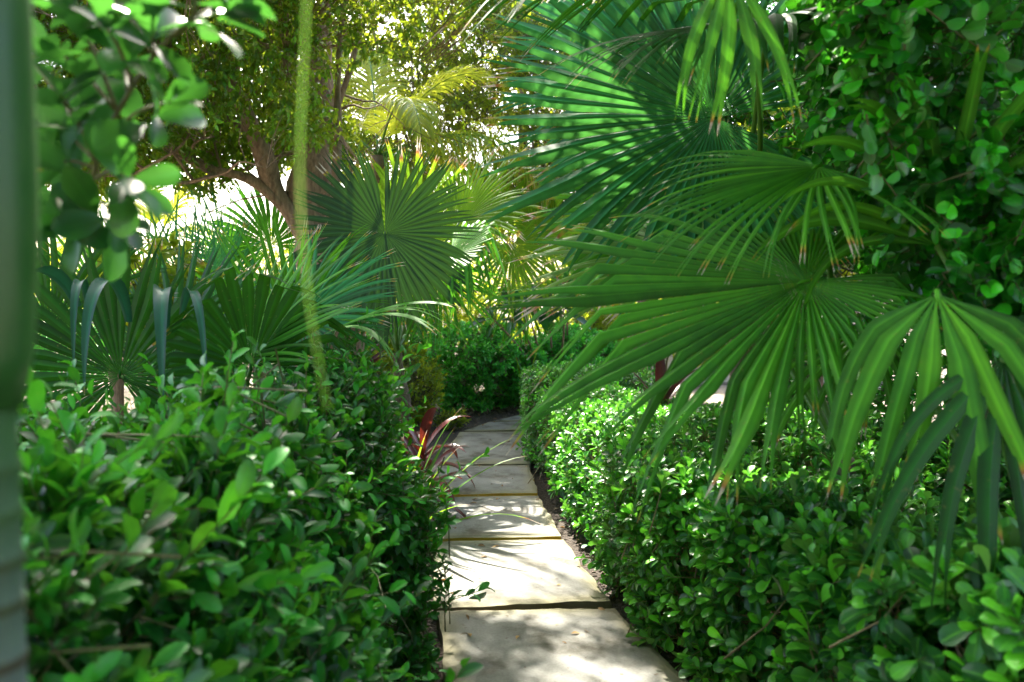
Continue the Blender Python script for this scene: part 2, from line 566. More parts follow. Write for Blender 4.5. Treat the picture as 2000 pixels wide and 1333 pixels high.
M_PALM = leaf_mat("palm_leaf_green", (0.01301, 0.063, 0.007222), (0.05207, 0.2311, 0.01928), (0.1425, 0.4473, 0.02053), trans=(.14, .46, .015), tfac=.36, rough=.52, tip=.93, stripes=9, vein=.25, spec=.28, spot=.45)
M_PALM_BLUE = leaf_mat("palm_leaf_blue_green", (0.00557, 0.058, 0.01997), (0.01838, 0.1741, 0.05391), (0.04084, 0.2978, 0.06589), trans=(.10, .36, .05), tfac=.32, rough=.52, tip=.93, stripes=9, vein=.25, spec=.28)
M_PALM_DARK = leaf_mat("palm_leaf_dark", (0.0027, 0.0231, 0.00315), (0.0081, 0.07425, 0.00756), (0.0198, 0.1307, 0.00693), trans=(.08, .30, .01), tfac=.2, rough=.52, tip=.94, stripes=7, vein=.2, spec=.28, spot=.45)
M_PALM_SHADE = leaf_mat("palm_leaf_shaded_disc", (.010, .035, .012), (.018, .06, .016), (.03, .09, .015), trans=(.08, .22, .01), tfac=.07, rough=.5, tip=.95, stripes=9, vein=.3, spec=.3)  # shaded copy of the palm leaf: lack of sun put into the colour
M_PALM_SHEEN = leaf_mat("palm_leaf_bent_blades", (.008, .06, .04), (.012, .085, .055), (.02, .12, .07), trans=(.06, .25, .08), tfac=.12, rough=.42, tip=.95, stripes=5, vein=.3, spec=.4)
M_PALM_LIT = leaf_mat("palm_leaf_yellow_green", (.03, .12, .012), (.06, .19, .018), (.12, .26, .02), trans=(.32, .58, .02), tfac=.45, rough=.52, tip=.86, stripes=9, vein=.3, spec=.28)  # lit copy of the palm leaf: backlit glow put into the colours
M_FROND = leaf_mat("feather_palm_leaflet", (0.0425, 0.156, 0.03), (0.085, 0.24, 0.03), (0.17, 0.336, 0.03), trans=(.75, .72, .04), tfac=.55, rough=.35, tip=.92, vein=.3)
M_HEDGE_R = leaf_mat("hedge_leaf_rosette", (0.006416, 0.04643, 0.01216), (0.03206, 0.1856, 0.02994), (0.2166, 0.7744, 0.03949), trans=(.14, .5, .02), tfac=.3, rough=.3, vein=.35, spot=.3, spec=.55, under=.6, under_col=(.2, .25, .10))
M_HEDGE_L = leaf_mat("hedge_leaf_pointed", (0.00186, 0.02296, 0.005231), (0.007439, 0.09184, 0.01344), (0.04394, 0.3542, 0.0252), trans=(.12, .45, .015), tfac=.32, rough=.4, vein=.25, spot=.2, spec=.55)
M_COCO = leaf_mat("rounded_leaf", (0.002574, 0.03979, 0.004368), (0.008237, 0.1592, 0.009608), (0.06081, 0.5908, 0.01474), trans=(.10, .45, .015), tfac=.32, rough=.3, vein=.25, spot=.3, spec=.55, under=.3, under_col=(.10, .22, .10))
M_BIG = leaf_mat("broad_spoon_leaf", (0.001382, 0.01473, 0.007644), (0.005184, 0.05402, 0.01638), (0.0311, 0.162, 0.02458), trans=(.10, .38, .03), tfac=.3, rough=.3, vein=.2, under=.25, under_col=(.10, .22, .14))
M_FICUS = leaf_mat("tree_leaf", (0.003993, 0.03629, 0.0063), (0.01997, 0.1452, 0.0168), (0.1211, 0.3775, 0.02184), trans=(.46, .56, .02), tfac=.4, rough=.28, vein=.2)
M_LIME = leaf_mat("sunlit_shrub_leaf", (.04, .11, .015), (.08, .2, .02), (.22, .32, .03), trans=(.6, .68, .03), tfac=.55, rough=.35, vein=.2)
M_FAR = leaf_mat("low_shrub_leaf", (0.05117, 0.3342, 0.06174), (0.09383, 0.5569, 0.08644), (0.2559, 1.002, 0.07409), trans=(.12, .34, .02), tfac=.3, rough=.28, vein=.25)
M_PINK = leaf_mat("magenta_bract", (.4, .03, .25), (.5, .04, .32), (.6, .08, .4), trans=(.8, .1, .6), tfac=.5, rough=.6)
M_YEL = leaf_mat("yellow_petal", (.6, .42, .02), (.7, .5, .03), (.75, .55, .05), trans=(.8, .65, .05), tfac=.5, rough=.6)
M_RED = leaf_mat("dark_red_strap_leaf", (.04, .010, .014), (.09, .02, .022), (.2, .04, .03), trans=(.4, .06, .03), tfac=.16, rough=.28, vein=.3)
M_RED_DARK = leaf_mat("dark_purple_strap_leaf", (.02, .008, .014), (.045, .014, .02), (.10, .03, .03), trans=(.25, .03, .02), tfac=.10, rough=.3, vein=.2)
M_DEAD = leaf_mat("dry_leaf", (.12, .06, .02), (.24, .13, .05), (.4, .26, .09), trans=(.4, .2, .05), tfac=.15, rough=.7)
M_PETI = leaf_mat("petiole_green", (.03, .11, .02), (.06, .18, .025), (.12, .24, .04), trans=(.1, .3, .02), tfac=.08, rough=.35)
M_TWIG = bark_mat("green_brown_twig", (.05, .05, .02), (.14, .14, .045), rough=.6, bump=.2)
M_TWIG_PALE = bark_mat("pale_twig", (.16, .11, .05), (.36, .27, .14), rough=.7, bump=.2)
M_BARK = bark_mat("tree_bark", (.11, .068, .045), (.37, .255, .185), scale=9, bump=.9)
M_PBARK = bark_mat("palm_trunk_fibre", (.08, .055, .035), (.22, .16, .10), scale=18, bump=.9, stretch=6)


# ------------------------------------------------------------------ ground
def soil_mat():
    m, nt = new_mat("sandy_soil")
    L = nt.links.new
    out = N(nt, "ShaderNodeOutputMaterial"); pb = N(nt, "ShaderNodeBsdfPrincipled"); L(pb.outputs[0], out.inputs[0])
    tc = N(nt, "ShaderNodeTexCoord")
    n1 = N(nt, "ShaderNodeTexNoise"); n1.inputs["Scale"].default_value = 1.6; n1.inputs["Detail"].default_value = 6
    n2 = N(nt, "ShaderNodeTexNoise"); n2.inputs["Scale"].default_value = 55; n2.inputs["Detail"].default_value = 6; n2.inputs["Roughness"].default_value = .75
    v = N(nt, "ShaderNodeTexVoronoi"); v.inputs["Scale"].default_value = 60
    for n in (n1, n2, v): L(tc.outputs["Object"], n.inputs["Vector"])
    r1 = ramp(nt, [(.38, (.13, .10, .07)), (.55, (.50, .42, .31))])
    r2 = ramp(nt, [(.35, (.35, .32, .3)), (.65, (1, 1, 1))])
    L(n1.outputs["Fac"], r1.inputs[0]); L(n2.outputs["Fac"], r2.inputs[0])
    mx = N(nt, "ShaderNodeMix", data_type='RGBA', blend_type='MULTIPLY'); mx.inputs[0].default_value = 1
    av = N(nt, "ShaderNodeAttribute", attribute_name="vv")
    md = N(nt, "ShaderNodeMix", data_type='RGBA'); L(av.outputs["Fac"], md.inputs[0]); L(r1.outputs[0], md.inputs[6]); md.inputs[7].default_value = (.085, .065, .05, 1)
    L(md.outputs[2], mx.inputs[6]); L(r2.outputs[0], mx.inputs[7]); L(mx.outputs[2], pb.inputs["Base Color"])
    bp = N(nt, "ShaderNodeBump"); bp.inputs["Distance"].default_value = .02; bp.inputs["Strength"].default_value = .9
    ad = N(nt, "ShaderNodeMath", operation='ADD'); L(n2.outputs["Fac"], ad.inputs[0]); L(v.outputs["Distance"], ad.inputs[1])
    L(ad.outputs[0], bp.inputs["Height"]); L(bp.outputs[0], pb.inputs["Normal"])
    pb.inputs["Roughness"].default_value = .95
    return m


def slab_mat(name, edge):
    m, nt = new_mat(name)
    L = nt.links.new
    out = N(nt, "ShaderNodeOutputMaterial"); pb = N(nt, "ShaderNodeBsdfPrincipled"); L(pb.outputs[0], out.inputs[0])
    tc = N(nt, "ShaderNodeTexCoord")
    n1 = N(nt, "ShaderNodeTexNoise"); n1.inputs["Scale"].default_value = 3.2; n1.inputs["Detail"].default_value = 9; n1.inputs["Roughness"].default_value = .62
    n2 = N(nt, "ShaderNodeTexNoise"); n2.inputs["Scale"].default_value = 90; n2.inputs["Detail"].default_value = 5
    n3 = N(nt, "ShaderNodeTexNoise"); n3.inputs["Scale"].default_value = 24; n3.inputs["Detail"].default_value = 3
    for n in (n1, n2, n3): L(tc.outputs["Object"], n.inputs["Vector"])
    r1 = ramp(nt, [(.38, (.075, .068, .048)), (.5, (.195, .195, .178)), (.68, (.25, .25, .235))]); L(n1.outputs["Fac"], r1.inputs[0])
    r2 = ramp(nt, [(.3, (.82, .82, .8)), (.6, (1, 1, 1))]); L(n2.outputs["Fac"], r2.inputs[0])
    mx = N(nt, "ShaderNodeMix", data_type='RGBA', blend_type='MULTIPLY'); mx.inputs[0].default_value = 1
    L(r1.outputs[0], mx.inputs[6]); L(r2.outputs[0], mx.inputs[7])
    # pits
    r3 = ramp(nt, [(.66, (0, 0, 0)), (.71, (1, 1, 1))]); L(n3.outputs["Fac"], r3.inputs[0])
    m3 = N(nt, "ShaderNodeMix", data_type='RGBA'); L(r3.outputs[0], m3.inputs[0]); L(mx.outputs[2], m3.inputs[6]); m3.inputs[7].default_value = (.12, .10, .07, 1)
    # algae towards the rim (attribute vv = closeness to the rim) and ochre moss on the sides (uu = 1)
    av = N(nt, "ShaderNodeAttribute", attribute_name="vv"); au = N(nt, "ShaderNodeAttribute", attribute_name="uu")
    ml = N(nt, "ShaderNodeMath", operation='MULTIPLY'); L(av.outputs["Fac"], ml.inputs[0]); L(n1.outputs["Fac"], ml.inputs[1])
    r4 = ramp(nt, [(.22, (0, 0, 0)), (.5, (.8, .8, .8))]); L(ml.outputs[0], r4.inputs[0])
    m4 = N(nt, "ShaderNodeMix", data_type='RGBA'); L(r4.outputs[0], m4.inputs[0]); L(m3.outputs[2], m4.inputs[6]); m4.inputs[7].default_value = (.20, .18, .085, 1)
    m5 = N(nt, "ShaderNodeMix", data_type='RGBA'); L(au.outputs["Fac"], m5.inputs[0]); L(m4.outputs[2], m5.inputs[6]); m5.inputs[7].default_value = (*edge, 1)
    L(m5.outputs[2], pb.inputs["Base Color"])
    bp = N(nt, "ShaderNodeBump"); bp.inputs["Distance"].default_value = .004; bp.inputs["Strength"].default_value = .5
    L(n2.outputs["Fac"], bp.inputs["Height"]); L(bp.outputs[0], pb.inputs["Normal"])
    pb.inputs["Roughness"].default_value = .8
    return m


M_SOIL = soil_mat()
b = Buf()
xs = np.concatenate([[-400, -100, -40, -15], np.linspace(-8, 8, 90), [15, 40, 100, 400]])
ys = np.concatenate([[-60, -10], np.linspace(-2, 16, 110), [30, 60, 150, 500]])
X, Y = np.meshgrid(xs, ys)
Pg = np.stack([X.ravel(), Y.ravel(), X.ravel() * 0], 1)
near = np.exp(-((Pg[:, 0] / 9) ** 2 + ((Pg[:, 1] - 6) / 12) ** 2) ** 2)
Pg[:, 2] = near * (.015 * noise3(Pg, 2.0, 3) + .008 * noise3(Pg, 9, 4)) - .012
nx, ny = len(xs), len(ys)
q = [(j * nx + i, j * nx + i + 1, (j + 1) * nx + i + 1, (j + 1) * nx + i) for j in range(ny - 1) for i in range(nx - 1)]
dk = np.clip(1.6 - np.abs(Pg[:, 0] - path_x(Pg[:, 1])) / .75, 0, 1) * (Pg[:, 1] < 9.5) * (Pg[:, 1] > -1)
b.add(Pg, q, v=dk)
tag(b.build("ground", M_SOIL), kind="structure")

# ------------------------------------------------------------------ slabs
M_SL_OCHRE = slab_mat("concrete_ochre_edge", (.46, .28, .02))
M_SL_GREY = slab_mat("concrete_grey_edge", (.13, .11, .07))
TOP = .045
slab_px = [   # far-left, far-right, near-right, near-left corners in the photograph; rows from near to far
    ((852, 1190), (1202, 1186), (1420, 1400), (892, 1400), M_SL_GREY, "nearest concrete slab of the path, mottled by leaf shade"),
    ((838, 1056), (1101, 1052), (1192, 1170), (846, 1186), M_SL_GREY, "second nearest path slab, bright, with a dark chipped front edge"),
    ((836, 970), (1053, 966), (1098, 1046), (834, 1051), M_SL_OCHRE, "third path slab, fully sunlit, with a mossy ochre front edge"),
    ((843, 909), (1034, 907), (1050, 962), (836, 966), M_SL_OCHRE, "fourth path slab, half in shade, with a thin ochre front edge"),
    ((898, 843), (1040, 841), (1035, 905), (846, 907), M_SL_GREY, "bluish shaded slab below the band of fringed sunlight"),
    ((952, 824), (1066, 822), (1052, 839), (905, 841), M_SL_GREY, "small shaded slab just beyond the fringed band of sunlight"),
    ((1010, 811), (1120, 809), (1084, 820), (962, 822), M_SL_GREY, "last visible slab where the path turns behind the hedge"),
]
rs = np.random.default_rng(5)
for si, (fl, fr, nr, nl_, mt, lab) in enumerate(slab_px):
    cs = [ground(*c, z=TOP) for c in (nl_, nr, fr, fl)]
    cen = sum(cs) / 4
    n = 26
    b = Buf()
    uu, vv = np.meshgrid(np.linspace(0, 1, n), np.linspace(0, 1, n))
    uu = uu.ravel()[:, None]; vv = vv.ravel()[:, None]
    P = (1 - uu) * (1 - vv) * cs[0] + uu * (1 - vv) * cs[1] + uu * vv * cs[2] + (1 - uu) * vv * cs[3]
    edge = np.minimum(np.minimum(uu, 1 - uu), np.minimum(vv, 1 - vv)).ravel()
    rim = edge < 1e-6
    wob = .010 * noise3(P, 14, 60 + si) + .007 * noise3(P, 45, 90 + si)
    P[rim] += unit(cen - P[rim]) * (wob[rim, None] + .004)
    P[:, 2] = TOP + .0015 * noise3(P, 6, si) - np.where(rim, .006, 0)
    q = [(j * n + i, j * n + i + 1, (j + 1) * n + i + 1, (j + 1) * n + i) for j in range(n - 1) for i in range(n - 1)]
    rimness = np.clip(1 - edge / .22, 0, 1)
    b.add(P - cen, q, v=rimness, u=0.0)
    # sides
    loop = [i for i in range(n)] + [j * n + n - 1 for j in range(1, n)] + [(n - 1) * n + i for i in range(n - 2, -1, -1)] + [j * n for j in range(n - 2, 0, -1)]
    R0 = P[loop]; R1 = R0.copy(); R1[:, 2] = -.02; R1[:, :2] += (unit(R1 - cen) * .004)[:, :2]
    Rm = (R0 + R1) / 2 + unit(R0 - cen) * (.006 * noise3(R0, 40, 7)[:, None]) * np.array([1, 1, 0])
    m = len(loop)
    q = []
    for r in range(2):
        for i in range(m):
            k = (i + 1) % m
            q.append((r * m + i, (r + 1) * m + i, (r + 1) * m + k, r * m + k))
    b.add(np.concatenate([R0, Rm, R1]) - cen, q, v=1.0, u=1.0)
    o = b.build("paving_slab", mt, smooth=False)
    o.location = tuple(cen)
    tag(o, lab, "paving slab", "concrete slabs of the garden path")

# gravel chips, mulch, fallen leaves
M_CHIP = bark_mat("mulch_chip", (.03, .022, .016), (.17, .12, .085), scale=30, bump=.1)
rg = np.random.default_rng(11)
b = Buf()
n = 9000
gy = rg.uniform(2.6, 10.5, n); side = rg.random(n) < .5
gx = path_x(gy) + np.where(side, rg.uniform(.40, 1.3, n), -rg.uniform(.45, 1.3, n))
far = rg.random(n) < .3
gx = np.where(far, rg.uniform(-1.5, 1.6, n), gx); gy = np.where(far, rg.uniform(8.3, 11, n), gy)
P = np.stack([gx, gy, rg.uniform(-.003, .004, n)], 1)
sz = rg.uniform(.006, .02, n) ** 1.0
cube = np.array([(-1, -1, 0), (1, -.7, 0), (.8, 1, 0), (-.9, .7, 0), (-.5, -.5, .8), (.5, -.4, .9), (.4, .5, .7), (-.4, .4, .8)])
cq = np.array([(4, 5, 6, 7), (0, 1, 5, 4), (1, 2, 6, 5), (2, 3, 7, 6), (3, 0, 4, 7)])
th = rg.uniform(0, 6.28, n)
Rm = np.stack([np.stack([np.cos(th), -np.sin(th), th * 0], 1), np.stack([np.sin(th), np.cos(th), th * 0], 1), np.stack([th * 0, th * 0, th * 0 + 1], 1)], 1)
V = P[:, None] + sz[:, None, None] * np.einsum('nij,kj->nki', Rm, cube * np.array([1, .6, .6]))
b.add(V.reshape(-1, 3), (cq[None] + (np.arange(n) * 8)[:, None, None]).reshape(-1, 4))
tag(b.build("mulch", M_CHIP, smooth=False), "brown mulch and gravel chips strewn beside the slabs", "mulch", kind="stuff")
b = Buf()
n = 420
gy = rg.uniform(3, 10.5, n)
gx = path_x(gy) + np.where(rg.random(n) < .85, np.where(rg.random(n) < .5, 1, -1) * rg.uniform(.42, 1.1, n), rg.uniform(-.35, .35, n))
on = np.abs(gx - path_x(gy)) < .42
P = np.stack([gx, gy, np.where(on & (gy < 8.6), TOP + .003, .008)], 1)
D = rg.normal(size=(n, 3)); D[:, 2] *= .12
Nn = np.array([0, 0, 1.]) + rg.normal(0, .25, (n, 3))
place(b, ELLIPT, P, unit(D), Nn, rg.uniform(.02, .05, n), rg.random(n))
tag(b.build("leaf_litter", M_DEAD), "dry brown leaves fallen on the soil and slabs", "leaf litter", kind="stuff")


# ------------------------------------------------------------------ shrubs and hedges
def hedge_obj(name, label, cat, P, D, tpl, mat, k, Ls, a0, a1, size, rng, base, droop=0., young=.25, ranks=False, twig=.22, tr=.0022, group=None, core=None, jit=.25, twmat=None, sprigs=0, sprig_len=.3, sprig_k=14):
    """a shrub: foliage and the twigs that carry it, as two parts"""
    root = thing(name, base, label, cat, group)
    f = Buf()
    shoots(f, tpl, P, D, k, Ls, a0, a1, size, rng, droop, young, ranks, jit)
    t = Buf()
    if sprigs:
        ii = rng.choice(len(P), sprigs, replace=False)
        Ds = unit(D[ii] + rng.normal(0, .3, (sprigs, 3)) + [0, 0, .25])
        size_s = size[ii] if isinstance(size, np.ndarray) else size
        Ps = P[ii] + Ds * sprig_len * rng.uniform(.25, .8, (sprigs, 1))
        shoots(f, tpl, Ps, Ds, sprig_k, sprig_len, a0, a1, size_s * 1.12, rng, droop, .5, True, jit)
        twigs(t, Ps - Ds * sprig_len * 1.2, Ps, tr * 1.5, tr * .6, bend=rng.normal(0, .006, Ps.shape))
    f.build("foliage", mat, root, origin=base)
    A = P - D * (twig * rng.uniform(.6, 1.4, (len(P), 1)))
    if core is not None:
        A = A + unit(core(P) - A) * .08
    A[:, 2] = np.maximum(A[:, 2], .02)
    twigs(t, A, P, tr * 1.7, tr * .6, bend=rng.normal(0, .012, P.shape))
    t.build("branches", twmat or M_TWIG, root, origin=base)
    return root


def stems(parent, origin, base_pts, tops, r0, mat, name="stem", seed=0):
    rng = np.random.default_rng(seed)
    b = Buf()
    for a, c in zip(base_pts, tops):
        a, c = np.asarray(a, float), np.asarray(c, float)
        mids = [a + (c - a) * t + rng.normal(0, .035, 3) * np.linalg.norm(c - a) for t in (.35, .7)]
        tube(b, spline([a, *mids, c], 9), np.linspace(r0, r0 * .35, 9), 6)
    return b.build(name, mat, parent, origin=origin)


# right hedge: knee high, running from the camera to the bend of the path
r = np.random.default_rng(21)
def inner_r(y):
    return np.interp(y, [0.5, 2.3, 2.9, 3.6, 4.6, 5.6, 7.0, 8.0, 9.5], [.90, .78, .55, .41, .33, .24, .08, .05, .42])
def sdf_hr(P):
    x, y, z = P.T
    top = .70 + .05 * np.sin(y * 2.1) + .15 * np.clip((2.4 - y) / 1.2, 0, 1) - .04 * np.clip(y - 5, 0, 3) / 3
    d = smax([inner_r(y) + .05 - x, x - np.maximum(3.2 - .55 * np.clip(y - 2, 0, 9), inner_r(y) + .95), z - top, .75 - y, y - 8.3], .09)
    return d + .06 * noise3(P, 4.5, 8) + .035 * noise3(P, 13, 9)
def thin_near(P, D, d0, d1, rng, keep=.0):
    return P, D
P, D = sample(sdf_hr, (.1, .7, .05), (3.3, 8.4, .95), 10500, .09, r, up=.55, rand=.42)
hedge_obj("hedge", "low hedge of spoon-shaped rosette leaves running along the right of the path", "hedge", P, D, OBOVATE, M_HEDGE_R, 9, .055, 1.35, .45, np.interp(P[:, 1], [1.6, 3.6], [.092, .060]), r, (.9, 4.2, 0), young=.45, twig=.25, sprigs=260, sprig_len=.12, sprig_k=9, twmat=M_TWIG_PALE)

# left hedge: chest high and close to the lens
r = np.random.default_rng(22)
def sdf_hl(P):
    x, y, z = P.T
    inner = np.interp(y, [.6, 1.6, 2.4, 3.2, 4.2, 5], [-.20, -.24, -.35, -.45, -.57, -.85])
    top = .88 + .31 * np.exp(-((x + .72) / .32) ** 2) + .05 * np.sin(y * 3 + x * 4) + .05 * np.clip(-x - .4, 0, 1) - .16 * np.clip(y - 2.6, 0, 2) - .24 * np.clip(1.9 - y, 0, 1.3) - .28 * np.clip((x + .55) / .3, 0, 1.2)
    d = smax([x - inner + .06, -2.6 - x, z - top, .95 - y, y - 4.3], .09)
    return d + .12 * noise3(P, 4.0, 18) + .08 * noise3(P, 12, 19)
P, D = sample(sdf_hl, (-2.7, .95, .05), (.0, 4.5, 1.6), 9000, .10, r, up=.35, rand=.5)
hedge_obj("hedge", "tall hedge of glossy pointed leaves, blurred, left of the path in the foreground", "hedge", P, D, OVAL, M_HEDGE_L, 8, .13, 1.15, .5, np.interp(P[:, 1], [1.3, 2.6], [.080, .058]), r, (-1.0, 2.4, 0), young=.4, twig=.24, tr=.002, sprigs=620, sprig_len=.34, sprig_k=13)

# far low shrubs where the path ends
def round_shrub(label, c, rad, n, seed, tpl=SMALL, mat=None, k=8, Ls=.07, size=.05, name="shrub", young=.2, lump=.08, depth=.1, droop=0., group=None, a0=1.2, a1=.4, gap=False, cat="shrub", f=4., zmin=.04, twig=.22, tr=.003, density_stems=7, base=None, up=.35, extra=None):
    rr = np.random.default_rng(seed)
    c = np.asarray(c, float); rad = np.asarray(rad, float)
    lo, hi, fn = c - rad * 1.25, c + rad * 1.25, ellip(c, rad, lump, f, seed, lump * .5)
    if extra is not None:
        fn = union(fn, *[ellip(a_, b_, lump, f, seed + 3, lump * .5) for a_, b_ in extra])
        for a_, b_ in extra:
            lo = np.minimum(lo, np.array(a_) - np.array(b_) * 1.2); hi = np.maximum(hi, np.array(a_) + np.array(b_) * 1.2)
    P, D = sample(fn, lo, hi, n, depth, rr, up=up)
    ok = P[:, 2] > zmin
    if gap:
        ok &= sun_gap(P, gap == 'far')
    P, D = P[ok], D[ok]
    base = (c[0], c[1], 0) if base is None else base
    root = hedge_obj(name, label, cat, P, D, tpl, mat or M_FAR, k, Ls, a0, a1, size, rr, base, droop=droop, young=young, twig=twig, tr=tr, group=group)
    if density_stems:
        tops = [c + rad * np.array([rr.normal(0, .35), rr.normal(0, .35), rr.uniform(-.1, .5)]) for _ in range(density_stems)]
        stems(root, base, [np.array(base) + [rr.normal(0, .08), rr.normal(0, .08), -.02] for _ in tops], tops, .014 + .01 * rad[2], M_BARK if rad[2] > 1 else M_TWIG, seed=seed)
    return root

round_shrub("dense dark green low shrub facing down the end of the path", (-.22, 9.75, .42), (1.0, .75, .5), 3000, 31, lump=.2, f=5, k=9, size=.07, depth=.08, density_stems=3)
round_shrub("low shrub behind the bend, right half of the pair at the path end", (.8, 10.2, .42), (.85, .7, .5), 2300, 32, lump=.2, f=5, k=9, size=.07, depth=.08, density_stems=3)
round_shrub("bright green small shrub left of the path beside the red-leaved plant", (-1.15, 8.4, .42), (.42, .5, .5), 600, 33, mat=M_LIME, size=.06)
round_shrub("tiny bright seedling clump on the soil at the left path edge", (-.62, 8.2, .08), (.17, .16, .13), 90, 34, mat=M_LIME, size=.05, density_stems=3, lump=.02)

# ------------------------------------------------------------------ tree with a forked trunk, left of centre
r = np.random.default_rng(41)
TB = at(640, 700, 7.4); TB[2] = 0
tree = thing("broadleaf_tree", TB, "tree with a forked grey-brown trunk and dense small leaves above the fan palms", "tree")
b = Buf()
def pl(*pts):
    return [at(*p) for p in pts]
trunk = spline([TB] + pl((650, 560, 7.4), (622, 470, 7.4), (612, 400, 7.4), (618, 300, 7.4), (622, 180, 7.5), (630, 40, 7.6), (640, -160, 7.7)), 34)
tr_r = np.interp(np.linspace(0, 1, 34), [0, .25, .5, .7, 1], [.29, .255, .18, .13, .08])
tube(b, trunk, tr_r, 18, bump=.3, seed=2)
b.build("trunk", M_BARK, tree, origin=TB)
limb_pts = []
limbs = [
    (pl((610, 480, 7.35), (575, 430, 7.3), (540, 375, 7.25), (520, 300, 7.1), (470, 190, 6.9), (430, 40, 6.8), (400, -150, 6.7)), .105),
    (pl((560, 415, 7.28), (490, 350, 7.1), (400, 325, 6.9), (330, 290, 6.7), (260, 255, 6.5), (170, 240, 6.3)), .055),
    (pl((400, 325, 6.9), (345, 270, 6.9), (300, 230, 6.9), (240, 150, 6.9)), .03),
    (pl((640, 510, 7.2), (652, 440, 7.15), (654, 340, 7.15), (655, 240, 7.2), (665, 120, 7.2), (680, -40, 7.2)), .055),
    (pl((615, 330, 7.4), (580, 250, 7.2), (560, 150, 7.0), (555, 20, 6.9), (540, -120, 6.8)), .06),
    (pl((620, 260, 7.4), (665, 180, 7.5), (700, 90, 7.6), (720, -20, 7.7)), .045),
    (pl((520, 300, 7.1), (440, 230, 7.2), (350, 130, 7.3), (280, 20, 7.4)), .045),
    (pl((470, 190, 6.9), (400, 150, 6.5), (330, 90, 6.2), (270, -40, 6.0)), .03),
    (pl((420, 335, 6.95), (360, 360, 6.6), (300, 340, 6.4), (250, 345, 6.2)), .018),
]
for i, (pts, r0) in enumerate(limbs):
    c = spline(pts, 20)
    # small crookedness
    c = c + np.stack([.02 * np.sin(np.linspace(0, 9, 20) + i), .02 * np.cos(np.linspace(0, 7, 20) + i), .015 * np.sin(np.linspace(0, 11, 20) + 2 * i)], 1)
    lb = Buf(); tube(lb, c, np.linspace(r0, r0 * .4, 20), 10, bump=.25, seed=i)
    lb.build("limb", M_BARK, tree, origin=TB)
    limb_pts.append(c)
limb_pts.append(trunk[14:])
# secondary branches
LP = np.concatenate(limb_pts)
sec = Buf()
secp = []
for i in range(50):
    s0 = LP[r.integers(len(LP))]
    if s0[2] < 2.2 or s0[0] > -1.45: continue
    dd = unit(r.normal(size=3) * [1, 1, .6] + [0, -.2, .1]); ln = r.uniform(.5, 1.1)
    c = spline([s0, s0 + dd * ln * .35 + r.normal(0, .05, 3), s0 + dd * ln * .7 + r.normal(0, .06, 3), s0 + dd * ln + [0, 0, -.15 * ln]], 9)
    tube(sec, c, np.linspace(.014, .004, 9), 5); secp.append(c)
sec.build("branches", M_BARK, tree, origin=TB)
SP = np.concatenate([LP[LP[:, 2] > 2.1]] + secp)
def crown(P):
    f = np.min(np.stack([
        ellip(at(600, 120, 7.2), (2.0, 1.5, 1.45), .25, 2.6, 51, .12)(P),
        ellip(at(330, 170, 6.8), (1.5, 1.3, 1.0), .22, 2.8, 52, .12)(P),
        ellip(at(800, 110, 6.9), (.85, 1.0, 1.15), .2, 3.0, 53, .12)(P),
        ellip(at(160, 200, 6.9), (1.2, 1.1, .85), .22, 3.0, 54, .12)(P),
        ellip(at(500, -100, 7.2), (2.6, 1.6, 1.0), .25, 2.4, 55, .12)(P),
        ellip((-1.9, 5.3, 4.55), (1.7, 1.5, .75), .2, 2.4, 56, .12)(P)]), 0)  # last lobe: added above the frame to shade the left hedge
    return f
P, D = sample(crown, (-5.2, 3.6, 2.0), (0.3, 9.0, 5.1), 27000, .5, r, up=-.15, rand=.5)
keep = sun_gap(P) & (noise3(P, 5.5, 57) > -.85) & ~((P[:, 2] < 2.62 + .12 * noise3(P, 5, 58)) & (np.abs(P[:, 0] + 1.95) < .62)) & (P[:, 2] > 2.28 + .16 * noise3(P, 4, 59))
# lower skirt: ragged line under the crown
P, D = P[keep], D[keep]
D = unit(D * [1, 1, .5] + [0, 0, -.35])
f = Buf()
shoots(f, SMALL, P, D, 8, .22, 1.2, .5, .072, r, droop=.5, young=.3, ranks=False, jit=.4)
f.build("crown", M_FICUS, tree, origin=TB)
Po, Do = sample(union(ellip((-2.4, .6, 4.2), (2.6, 3.2, .9), .2, 2, 44), ellip((2.9, -.6, 4.2), (2.7, 3.0, .9), .2, 2, 45), ellip((0, -3.6, 3.2), (4.5, 1.2, 2.4), .2, 2, 46)), (-6, -5, .5), (6, 4.2, 6), 6200, .5, r)  # unseen leaf masses added over and behind the camera to cut the light
f = Buf(); shoots(f, SMALL, Po, Do, 6, .3, 1.2, .5, .17, r, droop=.3)
f.build("added_shade_canopy", M_FICUS, tree, origin=TB)
t = Buf()
idx = np.array([np.argmin(((SP - p) ** 2).sum(1)) for p in P[::5]])
Aa = P[::5] + (SP[idx] - P[::5]) * np.minimum(1, .7 / np.maximum(np.linalg.norm(SP[idx] - P[::5], axis=1), .01))[:, None]
twigs(t, Aa, P[::5], .005, .0015, bend=r.normal(0, .04, Aa.shape))
t.build("twigs", M_BARK, tree, origin=TB)

# ------------------------------------------------------------------ fan palms
def petiole(parent_blade, base, hub, r0=.011, sag=.08, seed=0, origin=None):
    rr = np.random.default_rng(seed)
    base, hub = np.asarray(base, float), np.asarray(hub, float)
    m = (base + hub) / 2 + np.array([0, 0, sag]) + rr.normal(0, .02, 3)
    b = Buf(); tube(b, spline([base, m, hub], 12), np.linspace(r0 * 1.3, r0 * .75, 12), 7, tone=.5)
    return b.build("petiole", M_PETI, parent_blade, origin=origin)


